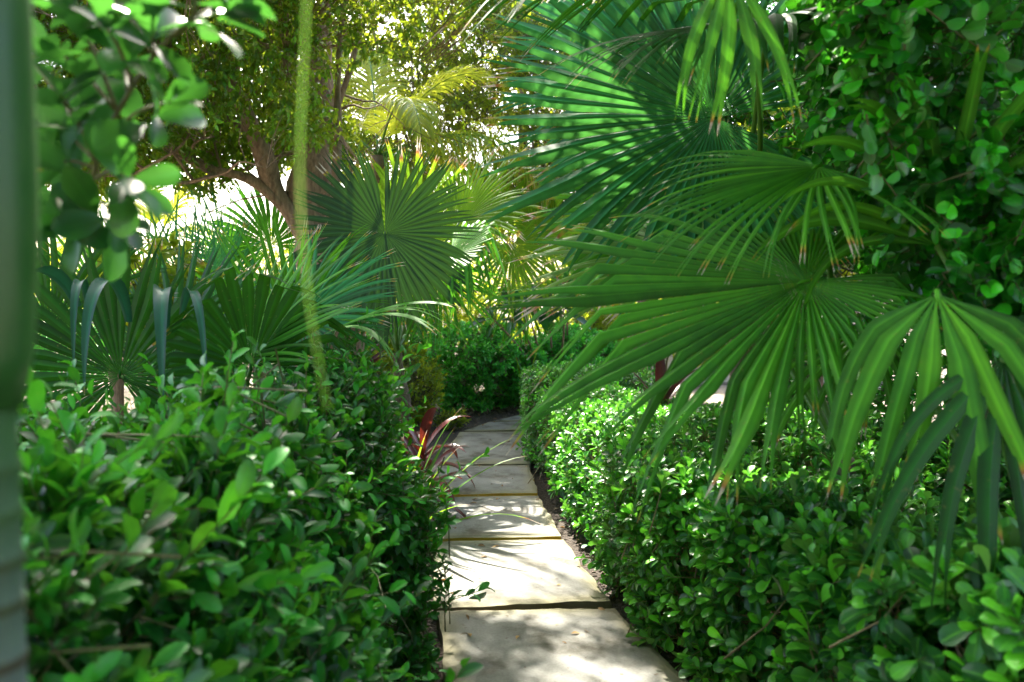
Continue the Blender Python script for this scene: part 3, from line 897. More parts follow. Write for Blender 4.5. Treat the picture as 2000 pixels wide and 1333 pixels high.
def fan_palm(label, base, crown_h, leaves, mat, trunk_r=.07, name="fan_palm", group=None, seed=0, cat="palm"):
    base = np.asarray(base, float)
    root = thing(name, base, label, cat, group)
    top = base + [0, 0, crown_h]
    b = Buf()
    tube(b, spline([base, base + [.02, 0, crown_h * .5], top], 10), np.linspace(trunk_r * 1.15, trunk_r * .8, 10), 12, bump=.35, seed=seed)
    b.build("trunk", M_PBARK, root, origin=base)
    for i, lf in enumerate(leaves):
        lf = dict(lf)
        hub = lf.pop("hub"); m = lf.pop("mat", mat); pr = lf.pop("pr", .011); sag = lf.pop("sag", .08)
        start = lf.pop("start", None)
        bb = Buf(); lf.setdefault("seed", seed * 31 + i)
        fan(bb, hub, lf.pop("axis"), lf.pop("normal"), lf.pop("R"), **lf)
        o = bb.build("fan_leaf", m, root, origin=base)
        petiole(o, top if start is None else start, hub, pr, sag, seed=i, origin=base)
    return root


# right side, main palm that overhangs the path
fan_palm("large fan palm whose wide green leaves sweep over the path from the right", (1.30, 3.1, 0), .75, [
    # A big leaf in the middle right
    dict(hub=at(1575, 550, 2.30), axis=(-.95, -.02, -.27), normal=(-.22, -.62, .75), R=.98, nseg=66, span=318, fuse=.62, droop=.36, cup=.10, seed=101, asym=.66, lp=1.0, lmin=.38, kink=(.62, .45), kfrac=.5, pleat=.85),
    # C edge-on leaf above it
    dict(hub=at(1600, 325, 2.45), axis=(-.85, -.15, -.38), normal=(-.30, -.40, .85), R=.64, nseg=32, span=160, fuse=.42, droop=.5, seed=102, asym=.2, pleat=.7, mat=M_PALM),
    # F leaf whose fingers reach farthest over the path
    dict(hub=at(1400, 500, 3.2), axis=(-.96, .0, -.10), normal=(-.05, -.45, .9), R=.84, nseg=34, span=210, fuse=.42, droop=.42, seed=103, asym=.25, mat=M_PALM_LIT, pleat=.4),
    # G
    dict(hub=at(1385, 405, 3.7), axis=(-.95, .0, .05), normal=(-.1, -.7, .65), R=.86, nseg=38, span=250, fuse=.6, droop=.35, seed=104, asym=.25),
    dict(hub=at(1345, 470, 4.1), axis=(-.4, 0, .9), normal=(.1, -.95, .2), R=.5, nseg=30, span=280, fuse=.55, droop=.2, seed=105, mat=M_PALM_BLUE),
], M_PALM, seed=1)

fan_palm("tall fan palm with blue-green round leaf and dark leaf across the top right", (1.15, 4.0, 0), 1.3, [
    dict(hub=at(1395, 230, 3.3), axis=(-.97, 0, .12), normal=(-.10, -.93, .30), R=.95, nseg=56, span=320, fuse=.66, droop=.30, cup=.06, seed=111, asym=.22, mat=M_PALM_BLUE, pleat=.8),
    dict(hub=at(1330, 160, 3.9), axis=(-.9, .1, .35), normal=(.0, -.85, .45), R=.95, nseg=44, span=260, fuse=.52, droop=.35, seed=112, mat=M_PALM_BLUE, asym=.2),
    dict(hub=at(1420, 330, 3.6), axis=(-.75, .0, -.65), normal=(-.25, -.8, .5), R=.85, nseg=36, span=220, fuse=.5, droop=.4, seed=113, mat=M_PALM_BLUE, asym=.2),
    dict(hub=at(1470, -15, 2.7), axis=(-.98, .12, .04), normal=(.05, -.2, .97), R=1.05, nseg=36, span=200, fuse=.42, droop=.42, seed=114, mat=M_PALM_DARK, asym=.2, kink=(.7, .35)),
    dict(hub=at(1500, 45, 2.9), axis=(-.6, -.3, -.2), normal=(-.2, -.3, .93), R=.8, nseg=34, span=240, fuse=.4, droop=.7, seed=115, mat=M_PALM_DARK, asym=.2),
], M_PALM_BLUE, seed=2)

fan_palm("near fan palm with broad folded blades hanging at the right edge", (1.36, 1.95, 0), .55, [
    dict(hub=at(1830, 575, 1.78), axis=(-.08, -.30, -.72), normal=(-.25, -.85, .55), R=.50, nseg=8, span=115, fuse=.36, droop=.9, cup=.2, seed=121, asym=.08, split=.86, pleat=.25, jit=.1, kink=(.3, .35)),
    dict(hub=at(1700, 640, 2.6), axis=(-.6, -.25, -.55), normal=(-.3, -.5, .8), R=.50, nseg=14, span=130, fuse=.34, droop=.9, seed=122, asym=.15, split=.84),
    dict(hub=at(1425, -70, 2.0), axis=(-.05, -.25, -.8), normal=(-.1, -.9, .3), R=.44, nseg=5, span=46, fuse=.4, droop=.9, seed=123, asym=.05, mat=M_PALM, split=.75, start=(1.1, 2.4, 2.9)),
    dict(hub=at(1830, 480, 2.15), axis=(-.45, -.1, .85), normal=(-.25, -.8, -.3), R=.52, nseg=10, span=110, fuse=.36, droop=1.5, seed=124, asym=.1, mat=M_PALM, split=.85),
    dict(hub=at(1960, 700, 1.7), axis=(.3, -.2, -.6), normal=(-.1, -.7, .6), R=.6, nseg=14, span=180, fuse=.3, droop=.9, seed=125, asym=.1, mat=M_PALM_DARK),
], M_PALM, seed=3, trunk_r=.06)

# left side
fan_palm("fan palm behind the left hedge with bent blue-green blades hanging down", (-1.25, 3.5, 0), .55, [
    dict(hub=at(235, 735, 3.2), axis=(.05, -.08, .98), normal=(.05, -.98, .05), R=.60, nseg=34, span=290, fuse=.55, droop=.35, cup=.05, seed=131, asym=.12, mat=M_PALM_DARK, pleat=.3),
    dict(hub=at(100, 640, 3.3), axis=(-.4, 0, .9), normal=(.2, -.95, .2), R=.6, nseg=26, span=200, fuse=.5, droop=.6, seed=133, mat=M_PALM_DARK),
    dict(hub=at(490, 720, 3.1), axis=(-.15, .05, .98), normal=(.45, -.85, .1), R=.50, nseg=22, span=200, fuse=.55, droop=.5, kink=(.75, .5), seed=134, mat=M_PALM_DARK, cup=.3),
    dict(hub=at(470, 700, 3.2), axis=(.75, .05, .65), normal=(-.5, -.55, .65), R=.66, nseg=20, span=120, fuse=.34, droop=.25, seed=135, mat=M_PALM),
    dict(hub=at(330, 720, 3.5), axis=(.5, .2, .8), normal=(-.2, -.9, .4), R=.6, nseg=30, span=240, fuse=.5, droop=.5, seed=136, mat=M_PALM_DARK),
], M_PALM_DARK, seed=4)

_bp = bpy.data.objects["fan_palm.003"]
_bo = np.array(_bp.location)
for _i, (_x, _y, _w, _l, _sx) in enumerate([(150, 600, .060, .62, -.12), (172, 610, .034, .58, .10), (250, 630, .056, .70, .02), (322, 640, .058, .74, .12), (352, 632, .036, .66, .22)]):
    _q = Buf()
    ribbons(_q, [at(_x, _y, 2.95)], [(_sx, -.30, 1.0)], [(1., .25 - .1 * _i, .0)], _l, _w, 2.9 + .15 * (_i % 2), lambda t: max(.03, min(1, .5 + 2.0 * t) * (1 - max(0, t - .35) / .65) ** .85), 22, .5, .45, bend_pow=.12)
    _q.build("bent_leaf_segment", M_PALM_SHEEN, _bp, origin=_bo)

fan_palm("fan palm left of the path with long fingers arching toward the red plant", (-1.25, 4.3, 0), .7, [
    dict(hub=at(585, 625, 3.9), axis=(.85, -.15, .35), normal=(-.25, -.75, .55), R=.56, nseg=34, span=230, fuse=.45, droop=.4, seed=141, asym=.2, mat=M_PALM_BLUE),
    dict(hub=at(620, 660, 3.7), axis=(.92, -.3, .30), normal=(-.3, -.1, .95), R=.74, nseg=5, span=60, fuse=.25, droop=.95, seed=142, asym=.1, mat=M_PALM),
    dict(hub=at(560, 660, 4.0), axis=(.1, -.1, .98), normal=(.0, -.98, .1), R=.62, nseg=24, span=140, fuse=.35, droop=.3, seed=143, mat=M_PALM),
], M_PALM, seed=5)

# centre
fan_palm("central fan palm with round dark leaf in front of glowing leaves", (-.95, 6.6, 0), .9, [
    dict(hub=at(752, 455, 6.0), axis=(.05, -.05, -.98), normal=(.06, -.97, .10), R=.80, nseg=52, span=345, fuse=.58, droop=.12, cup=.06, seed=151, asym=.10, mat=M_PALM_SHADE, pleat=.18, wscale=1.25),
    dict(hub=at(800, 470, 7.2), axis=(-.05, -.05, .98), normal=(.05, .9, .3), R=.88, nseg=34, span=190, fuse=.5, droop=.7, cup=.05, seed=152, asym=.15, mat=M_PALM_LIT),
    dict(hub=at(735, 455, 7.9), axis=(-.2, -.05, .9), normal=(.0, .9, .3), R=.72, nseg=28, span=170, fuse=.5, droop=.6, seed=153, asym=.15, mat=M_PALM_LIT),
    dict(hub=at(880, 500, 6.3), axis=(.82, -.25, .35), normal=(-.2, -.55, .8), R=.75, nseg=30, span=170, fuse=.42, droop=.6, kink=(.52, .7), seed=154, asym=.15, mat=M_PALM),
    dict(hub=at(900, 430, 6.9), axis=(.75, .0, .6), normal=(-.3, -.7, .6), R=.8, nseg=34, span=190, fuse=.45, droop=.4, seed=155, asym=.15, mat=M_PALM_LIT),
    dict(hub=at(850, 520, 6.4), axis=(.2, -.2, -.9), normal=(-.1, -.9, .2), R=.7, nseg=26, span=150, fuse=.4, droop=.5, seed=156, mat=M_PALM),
    dict(hub=at(700, 560, 6.6), axis=(-.5, .1, -.6), normal=(.1, -.9, .3), R=.6, nseg=26, span=180, fuse=.4, droop=.6, seed=157, mat=M_PALM_DARK),
], M_PALM, seed=6)

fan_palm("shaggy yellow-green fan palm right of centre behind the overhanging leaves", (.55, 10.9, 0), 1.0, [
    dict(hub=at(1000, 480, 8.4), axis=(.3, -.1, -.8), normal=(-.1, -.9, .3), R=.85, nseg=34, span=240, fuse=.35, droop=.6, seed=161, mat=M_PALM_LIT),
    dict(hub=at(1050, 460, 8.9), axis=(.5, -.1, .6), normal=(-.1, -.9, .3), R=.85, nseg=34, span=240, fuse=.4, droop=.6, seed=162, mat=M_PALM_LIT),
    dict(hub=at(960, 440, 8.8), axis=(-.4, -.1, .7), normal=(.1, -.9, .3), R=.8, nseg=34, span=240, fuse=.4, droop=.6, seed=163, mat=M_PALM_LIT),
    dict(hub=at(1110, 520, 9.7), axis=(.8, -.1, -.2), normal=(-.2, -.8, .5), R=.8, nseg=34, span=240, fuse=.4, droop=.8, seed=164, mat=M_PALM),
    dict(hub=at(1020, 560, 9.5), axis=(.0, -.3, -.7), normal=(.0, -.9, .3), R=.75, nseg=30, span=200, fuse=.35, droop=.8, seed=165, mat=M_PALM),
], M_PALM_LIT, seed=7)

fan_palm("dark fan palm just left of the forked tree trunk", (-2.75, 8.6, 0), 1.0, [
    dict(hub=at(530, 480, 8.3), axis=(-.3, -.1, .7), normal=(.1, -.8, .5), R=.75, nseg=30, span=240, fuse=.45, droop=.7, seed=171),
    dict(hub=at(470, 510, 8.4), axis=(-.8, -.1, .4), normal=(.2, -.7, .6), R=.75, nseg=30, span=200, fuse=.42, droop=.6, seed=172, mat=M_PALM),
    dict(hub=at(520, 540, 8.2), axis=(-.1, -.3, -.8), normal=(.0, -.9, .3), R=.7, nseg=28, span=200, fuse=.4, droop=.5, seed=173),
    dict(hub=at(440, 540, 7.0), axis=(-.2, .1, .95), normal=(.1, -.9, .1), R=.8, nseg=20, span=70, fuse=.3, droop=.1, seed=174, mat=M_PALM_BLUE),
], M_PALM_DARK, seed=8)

fan_palm("spiky upright fan palm against the white sky at far left", (-3.2, 6.4, 0), .9, [
    dict(hub=at(370, 600, 5.8), axis=(.05, .0, .98), normal=(.0, -.98, .1), R=.80, nseg=22, span=75, fuse=.3, droop=.06, seed=181, mat=M_PALM_BLUE),
    dict(hub=at(300, 610, 6.0), axis=(-.35, .0, .9), normal=(.1, -.98, .1), R=.82, nseg=22, span=80, fuse=.3, droop=.15, seed=182, mat=M_PALM),
    dict(hub=at(420, 620, 6.1), axis=(.4, .0, .85), normal=(-.1, -.98, .1), R=.7, nseg=24, span=120, fuse=.35, droop=.3, seed=183, mat=M_PALM_BLUE),
    dict(hub=at(200, 590, 6.4), axis=(-.3, .0, .8), normal=(.1, -.98, .1), R=.8, nseg=26, span=150, fuse=.35, droop=.4, seed=184, mat=M_PALM),
], M_PALM, seed=9)


# ------------------------------------------------------------------ feather palms
def frond(buf, rb, start, direction, L, droop, leaf, nleaf, seed, side_hint=None, hang=.8, wid=.023):
    rr = np.random.default_rng(seed)
    d = unit(direction); p = np.asarray(start, float).copy(); n = 22
    pts, dirs = [p.copy()], [d.copy()]
    for i in range(n - 1):
        d = unit(d + np.array([0, 0, -1]) * droop * (i / n) * .22)
        p = p + d * L / (n - 1); pts.append(p.copy()); dirs.append(d.copy())
    pts, dirs = np.array(pts), np.array(dirs)
    tube(rb, pts, np.linspace(.016, .004, n), 6, tone=.6)
    t = np.linspace(.14, .995, nleaf)
    idx = t * (n - 1); i0 = np.clip(idx.astype(int), 0, n - 2); fr = (idx - i0)[:, None]
    Pp = pts[i0] * (1 - fr) + pts[i0 + 1] * fr
    Dd = unit(dirs[i0] * (1 - fr) + dirs[i0 + 1] * fr)
    side = unit(np.cross(Dd, np.array([0, 0, 1.0])) if side_hint is None else np.cross(Dd, np.asarray(side_hint, float)))
    for sgn in (-1, 1):
        ln = leaf * (np.sin(np.pi * np.clip(t * .86 + .12, 0, 1)) ** .6) * rr.uniform(.88, 1.08, nleaf)
        dd = unit(Dd * (.55 + .5 * t)[:, None] + side * sgn * .9 + np.array([0, 0, .12]) + rr.normal(0, .05, (nleaf, 3)))
        ribbons(buf, Pp, dd, np.cross(dd, np.cross(Dd, dd)) + Dd * .6, ln, wid, hang * rr.uniform(.8, 1.25, nleaf), P_LEAFLET, 8, .3, rr.uniform(0, .9, nleaf))


def feather_palm(label, base, h, fronds, mat, seed=0, trunk_r=.1):
    base = np.asarray(base, float)
    root = thing("feather_palm", base, label, "palm")
    b = Buf(); tube(b, spline([base, base + [.1, 0, h * .5], base + [.05, 0, h]], 14), np.linspace(trunk_r * 1.2, trunk_r * .8, 14), 12, bump=.15, seed=seed)
    b.build("trunk", M_PBARK, root, origin=base)
    top = base + [.05, 0, h]
    for i, f in enumerate(fronds):
        f = dict(f)
        lb, rb = Buf(), Buf()
        m = f.pop("mat", mat)
        st = f.pop("start", top)
        frond(lb, rb, st, f.pop("d"), f.pop("L"), f.pop("droop"), f.pop("leaf"), f.pop("n", 60), seed * 17 + i, **f)
        o = lb.build("frond", m, root, origin=base)
        rb.build("rachis", M_PETI, o, origin=base)
    return root

cb = at(730, 305, 9.3)
feather_palm("feather palm behind the tree with a sunlit yellow frond arching right", (cb[0], cb[1], 0), cb[2], [
    dict(d=(.97, -.14, .34), L=2.7, droop=1.15, leaf=.80, n=130, hang=2.6, wid=.022),
    dict(d=(.55, .0, .85), L=1.7, droop=.7, leaf=.62, n=70, hang=.8),
    dict(d=(.90, .1, .08), L=2.3, droop=1.0, leaf=.65, n=90, hang=2.0),
    dict(d=(-.7, -.1, .6), L=1.9, droop=1.2, leaf=.6, n=60, hang=1.5),
    dict(d=(-.1, .3, 1.0), L=1.8, droop=.7, leaf=.6, n=60, hang=1.),
    dict(d=(.3, -.6, .6), L=1.8, droop=1.2, leaf=.6, n=60, hang=1.5),
], M_FROND, seed=1)
cb = at(300, 470, 9.5)
feather_palm("low feather palm with yellow backlit fronds against the sky at left", (cb[0], cb[1], 0), cb[2], [
    dict(d=(-.75, -.1, .75), L=1.5, droop=.9, leaf=.5, n=60, hang=.8),
    dict(d=(.45, .0, .9), L=1.3, droop=.7, leaf=.5, n=60, hang=.8),
    dict(d=(-.25, .1, 1.), L=1.3, droop=.6, leaf=.5, n=60, hang=.8),
    dict(d=(-1., -.1, .35), L=1.5, droop=1.0, leaf=.5, n=60, hang=1.2),
    dict(d=(.9, -.1, .4), L=1.3, droop=1.0, leaf=.5, n=60, hang=1.2),
], M_FROND, seed=2)
cb = at(1010, 30, 14.0)
feather_palm("distant bluish feather palm in the gap of sky at the top", (cb[0], cb[1], 0), cb[2], [
    dict(d=(-.75, -.1, .5), L=1.5, droop=1.1, leaf=.55, n=50, hang=1.2, mat=M_PALM_BLUE),
    dict(d=(.1, -.2, .9), L=1.2, droop=1.2, leaf=.5, n=50, hang=1.2, mat=M_PALM_BLUE),
    dict(d=(.8, .0, .4), L=1.5, droop=1.2, leaf=.55, n=50, hang=1.2, mat=M_PALM_BLUE),
    dict(d=(-.4, -.4, -.1), L=1.2, droop=.8, leaf=.5, n=50, hang=1., mat=M_PALM_BLUE),
], M_PALM_BLUE, seed=3)

# ------------------------------------------------------------------ background shrubs and trees
def big_bush(label, px, py, dist, rad, n, seed, **kw):
    return round_shrub(label, at(px, py, dist), rad, n, seed, **kw)

big_bush("backlit yellow-green tree crown behind the feather palm and main tree", 790, 110, 11.5, (1.9, 1.0, 2.3), 5600, 60, mat=M_LIME, k=8, Ls=.22, size=.09, lump=.3, depth=.6, name="backlit_tree", cat="tree", droop=.4, gap="far", f=2.2, tr=.004, twig=.5)
big_bush("airy sunlit tree right of the sky gap, above the yellow-green palms", 1130, 200, 10.5, (1.15, 1.0, 1.7), 3400, 61, mat=M_LIME, k=8, Ls=.2, size=.075, lump=.32, depth=.5, name="backlit_tree", cat="tree", droop=.3, gap="far", f=2.5, tr=.004, twig=.5, density_stems=2)
big_bush("round shrub with small yellow flowers behind the central palms", 985, 400, 11.3, (.9, .7, .8), 900, 62, mat=M_LIME, k=8, Ls=.12, size=.055, lump=.15, depth=.3, zmin=.3, density_stems=2)
big_bush("dense green bush behind the large fan palm on the right", 1480, 420, 6.6, (1.0, .9, 1.0), 1900, 63, gap=True, mat=M_FICUS, k=8, Ls=.15, size=.07, lump=.25, depth=.35, zmin=.3, name="tall_shrub")
big_bush("tall dark tree filling the top right behind the rounded leaves", 1640, 60, 6.4, (1.5, 1.1, 1.5), 5200, 64, gap=True, extra=[((.7, 5.0, 4.35), (1.3, 1.0, .5)), ((1.8, 5.6, 4.2), (1.2, 1.2, .7))], mat=M_COCO, k=8, Ls=.15, size=.08, lump=.3, depth=.35, name="broadleaf_tree", cat="tree", density_stems=6)  # extra lobes: unseen canopy added overhead to shade the right fan leaves
big_bush("leafy tree crown seen above the blue-green fan leaf", 1260, 20, 8.4, (1.1, 1.0, 1.2), 1500, 65, mat=M_FICUS, k=8, Ls=.18, size=.07, lump=.32, depth=.5, name="broadleaf_tree", cat="tree", gap=True, density_stems=6)
big_bush("green shrub with rounded leaves peeking over the left fan palm", 300, 560, 5.0, (.34, .3, .30), 90, 66, tpl=ROUND, mat=M_LIME, k=8, Ls=.1, size=.085, lump=.08, depth=.2)
big_bush("low green thicket on the skyline at far left", 170, 610, 11.0, (2.6, 1.2, .5), 1500, 67, mat=M_LIME, k=8, Ls=.15, size=.08, lump=.25, depth=.3, name="tall_shrub")
big_bush("shrub seen between the tree trunk and the central fan palm", 740, 560, 11.6, (1.5, .9, 1.35), 2400, 68, mat=M_LIME, k=8, Ls=.15, size=.075, lump=.25, depth=.35, name="tall_shrub")
big_bush("dark bush standing behind the left fan palms", 420, 650, 8.8, (2.4, 1.0, .6), 2400, 69, mat=M_FAR, k=8, Ls=.15, size=.08, lump=.2, depth=.3, name="tall_shrub")
big_bush("bright bush behind the shaggy palm, above the end of the path", 1040, 560, 12.4, (1.9, 1.0, 1.3), 2300, 70, gap=True, mat=M_LIME, k=8, Ls=.15, size=.085, lump=.25, depth=.35, name="tall_shrub", density_stems=2)
big_bush("dark broadleaf bush behind the red-stemmed plant at right edge", 1960, 560, 4.6, (1.4, 1.0, 1.25), 2000, 71, mat=M_COCO, k=8, Ls=.12, size=.08, lump=.15, depth=.25, name="tall_shrub")
big_bush("low bright shrub in the gap under the sweeping fan leaves, before the wall", 1290, 610, 10.6, (1.3, .7, .62), 1500, 73, mat=M_LIME, k=8, Ls=.12, size=.075, lump=.15, depth=.2, density_stems=2)
big_bush("sparse bush with thin brown stems behind the edge-on leaf", 1560, 480, 5.2, (.5, .5, .75), 320, 72, mat=M_LIME, k=7, Ls=.12, size=.065, lump=.2, depth=.4, density_stems=14, zmin=.3, name="tall_shrub")

# pink and yellow flowers on their shrubs
def flower_shrub(label, c, rad, n, seed, mat, leafm, size):
    rr = np.random.default_rng(seed)
    root = round_shrub(label, c, rad, int(n * 1.2), seed, mat=leafm, k=7, Ls=.12, size=.06, lump=.2, depth=.3, name="flowering_shrub", zmin=.3, density_stems=2)
    P, D = sample(ellip(c, rad, .2, 4, seed, .1), np.array(c) - np.array(rad) * 1.2, np.array(c) + np.array(rad) * 1.2, n // 2, .12, rr)
    f = Buf(); shoots(f, ROUND, P + D * .05, D, 5, .02, 1.2, .8, size, rr, young=.5)
    f.build("flowers", mat, root, origin=(c[0], c[1], 0))["kind"] = "stuff"
flower_shrub("shrub flecked with magenta flowers beside the tree right of centre", at(1120, 250, 11.4), (.55, .5, .6), 330, 81, M_PINK, M_LIME, .035)
flower_shrub("small shrub with yellow flowers under the sunlit feather frond", at(990, 390, 11.2), (.6, .5, .45), 300, 82, M_YEL, M_LIME, .025)

# rounded-leaf shrub at the upper right
r = np.random.default_rng(23)
def sdf_c(P):
    x, y, z = P.T
    # a leaning face: farther right the lower it gets
    left = np.interp(z, [.9, 1.25, 1.6, 2.0, 2.6, 3.2], [1.45, 1.22, 1.02, .86, .74, .7]) + .36 * (y - 2.2)
    zb = 1.26 + .1 * noise3(P, 3, 5) - .2 * np.clip(y - 2.6, 0, 1)
    d = smax([left - x, x - 3.6, zb - z, z - 3.3, 1.95 - y, y - 4.0], .1)
    return d + .11 * noise3(P, 3.6, 28) + .05 * noise3(P, 10, 29)
P, D = sample(sdf_c, (.4, 1.8, 1.0), (3.2, 3.9, 3.2), 4300, .14, r, up=-.2, rand=.5)
root = hedge_obj("tall_shrub", "overhanging shrub with small rounded glossy leaves in the upper right corner", "shrub", P, D, ROUND, M_COCO, 9, .17, 1.15, .6, .062, r, (2.1, 2.9, 0), young=.4, twig=.2, tr=.0018, ranks=True, droop=.1)
stems(root, (2.1, 2.9, 0), [(2.0 + .1 * i, 2.9 + .05 * (i % 3), -.02) for i in range(7)], [(1.2 + .25 * i, 2.6 + .2 * (i % 3), 2.0 + .15 * (i % 4)) for i in range(7)], .012, M_BARK, seed=3)

# big spoon leaves at the upper left, close to the lens
r = np.random.default_rng(24)
SB = (-.95, 1.25, 0)
root = thing("broad_leaved_shrub", SB, "near shrub with big spoon-shaped leaves hanging in the upper left corner", "shrub")
b = Buf()
nodes = [at(*p) for p in [(20, 520, 1.32), (110, 440, 1.29), (170, 370, 1.25), (195, 300, 1.22), (230, 220, 1.20), (300, 110, 1.17), (380, 30, 1.12)]]
main = spline([np.array([-.95, 1.3, 0.0]), np.array([-.85, 1.3, .8])] + nodes, 40)
tube(b, main, np.linspace(.006, .003, 40), 7)
ends = [((120, 190, 1.15), (190, 330, 1.23)), ((100, 100, 1.2), (230, 220, 1.2)), ((210, 60, 1.1), (260, 170, 1.18)), ((330, 200, 1.1), (210, 270, 1.21)),
        ((300, 30, 1.1), (300, 110, 1.17)), ((470, 5, 1.15), (340, 70, 1.14)), ((260, 350, 1.1), (185, 350, 1.24)), ((90, 330, 1.25), (190, 330, 1.24)),
        ((140, 20, 1.15), (230, 220, 1.2)), ((90, 250, 1.3), (190, 320, 1.23)), ((230, 440, 1.2), (180, 390, 1.25)), ((130, 440, 1.2), (165, 430, 1.26)), ((380, -60, 1.1), (380, 30, 1.12)), ((200, -30, 1.2), (300, 110, 1.17)),
        ((170, 250, 1.35), (190, 330, 1.23)), ((240, 130, 1.32), (250, 180, 1.2)), ((110, 390, 1.35), (180, 390, 1.25))]
Pe, De = [], []
for e, s in ends:
    e, s = at(*e), at(*s)
    tube(b, spline([s, (s + e) / 2 + [0, 0, .012], e], 8), np.linspace(.0035, .0022, 8), 5)
    Pe.append(e); De.append(unit(e - s) + [0, 0, .2])
b.build("branches", M_TWIG, root, origin=SB)
f = Buf()
shoots(f, BROAD, np.array(Pe), np.array(De), 8, .06, 1.4, .6, .092, r, young=.25, jit=.3)
f.build("foliage", M_BIG, root, origin=SB)

# ------------------------------------------------------------------ foreground palm trunk at the left frame edge
PB = at(-22, 1333, .65); PB[2] = 0
root = thing("slender_palm", PB, "slender palm stem very close to the lens along the left frame edge", "palm")
m, nt = new_mat("ringed_trunk")
L = nt.links.new
out = N(nt, "ShaderNodeOutputMaterial"); pb = N(nt, "ShaderNodeBsdfPrincipled"); L(pb.outputs[0], out.inputs[0])
a_t = N(nt, "ShaderNodeAttribute", attribute_name="tone")
tc = N(nt, "ShaderNodeTexCoord"); nz = N(nt, "ShaderNodeTexNoise"); nz.inputs["Scale"].default_value = 30; nz.inputs["Detail"].default_value = 6
L(tc.outputs["Object"], nz.inputs["Vector"])
rp = ramp(nt, [(.0, (.07, .11, .115)), (.5, (.11, .14, .14)), (1, (.035, .02, .012))]); L(a_t.outputs["Fac"], rp.inputs[0])
r2 = ramp(nt, [(.3, (.6, .65, .6)), (.7, (1, 1, 1))]); L(nz.outputs["Fac"], r2.inputs[0])
mx = N(nt, "ShaderNodeMix", data_type='RGBA', blend_type='MULTIPLY'); mx.inputs[0].default_value = 1
L(rp.outputs[0], mx.inputs[6]); L(r2.outputs[0], mx.inputs[7]); sx = N(nt, "ShaderNodeSeparateXYZ"); L(tc.outputs["Object"], sx.inputs[0])
gz = N(nt, "ShaderNodeMath", operation='MULTIPLY_ADD'); L(nz.outputs["Fac"], gz.inputs[0]); gz.inputs[1].default_value = .16; L(sx.outputs[2], gz.inputs[2])
gr = N(nt, "ShaderNodeMapRange"); gr.inputs[1].default_value = 1.14; gr.inputs[2].default_value = 1.36; L(gz.outputs[0], gr.inputs[0])
mg = N(nt, "ShaderNodeMix", data_type='RGBA'); L(gr.outputs[0], mg.inputs[0]); L(mx.outputs[2], mg.inputs[6]); mg.inputs[7].default_value = (.016, .075, .016, 1)
L(mg.outputs[2], pb.inputs["Base Color"]); pb.inputs["Roughness"].default_value = .7
M_RING = m
_rr = np.random.default_rng(8)
rings = [1.262 - .040 * i + _rr.normal(0, .004) for i in range(31)]
zs = np.unique(np.round(np.concatenate([[0, 1.31]] + [[z, z + .003, z - .003, z + .008, z - .008] for z in rings if z > .02]), 4))
zs = zs[(zs >= 0) & (zs <= 1.31)]
b = Buf(); sides = 28
rad = []; tn = []
for z in zs:
    dmin = min(abs(z - q) for q in rings)
    rad.append(.028 + (.0018 if dmin < .0035 else 0) + .004 * max(0, .5 - z)); tn.append(1.0 if dmin < .0035 else .3)
a = np.linspace(0, 2 * np.pi, sides, endpoint=False)
V = np.concatenate([np.stack([rd * np.cos(a), rd * np.sin(a), np.full(sides, z)], 1) for rd, z in zip(rad, zs)])
q = [(i * sides + j, i * sides + (j + 1) % sides, (i + 1) * sides + (j + 1) % sides, (i + 1) * sides + j) for i in range(len(zs) - 1) for j in range(sides)]
b.add(V, q, tone=np.repeat(tn, sides))
b.build("trunk", M_RING, root)
b = Buf()
tube(b, [(0, 0, z) for z in np.linspace(1.305, 2.6, 30)], np.interp(np.linspace(0, 1, 30), [0, .03, .12, 1], [.032, .041, .049, .048]), 28)
b.build("crownshaft", leaf_mat("crownshaft_green", (.01, .05, .012), (.016, .075, .016), (.04, .11, .03), tfac=.03, rough=.35, vein=0), root)
tp = np.array([0, 0, 2.6])
for i in range(5):
    lb, rb = Buf(), Buf()
    az = 2.2 + i * 1.0
    frond(lb, rb, tp, (math.cos(az) * .7, math.sin(az) * .7, .8), 1.2, 1.0, .4, 40, 900 + i, hang=.8, wid=.03)
    o = lb.build("frond", M_PALM, root); rb.build("rachis", M_PETI, o)

# blade hanging right in front of the lens (out of focus)
HB = at(596, -140, .50)
root = thing("hanging_leaf_blade", HB, "thin pale green blade hanging blurred before the tree trunk", "leaf blade")
b = Buf()
pts = spline([at(*p) for p in [(597, -160, .5), (598, 0, .5), (592, 150, .5), (586, 300, .5), (588, 420, .5), (598, 540, .5), (612, 650, .5), (640, 800, .5)]], 26)
wd = np.interp(np.linspace(0, 1, 26), [0, .2, .8, 1], [.0006, .0006, .0006, .0003])
tw = np.linspace(.2, 1.1, 26)
V, vv_, uu_ = [], [], []
for i, (p, w_) in enumerate(zip(pts, wd)):
    t_ = np.array([math.cos(tw[i]), math.sin(tw[i]), 0])
    V += [p - t_ * w_, p + np.array([0, .0008, 0]), p + t_ * w_]; vv_ += [i / 40] * 3; uu_ += [-1, 0, 1]
q = []
for i in range(25):
    k = i * 3; q += [(k, k + 1, k + 4, k + 3), (k + 1, k + 2, k + 5, k + 4)]
b.add(V, q, v=np.array(vv_), u=np.array(uu_), tone=.8)
b.build("blade", leaf_mat("pale_blade", (.05, .13, .03), (.08, .18, .04), (.12, .22, .06), trans=(.2, .4, .05), tfac=.5, rough=.4), root, origin=HB)

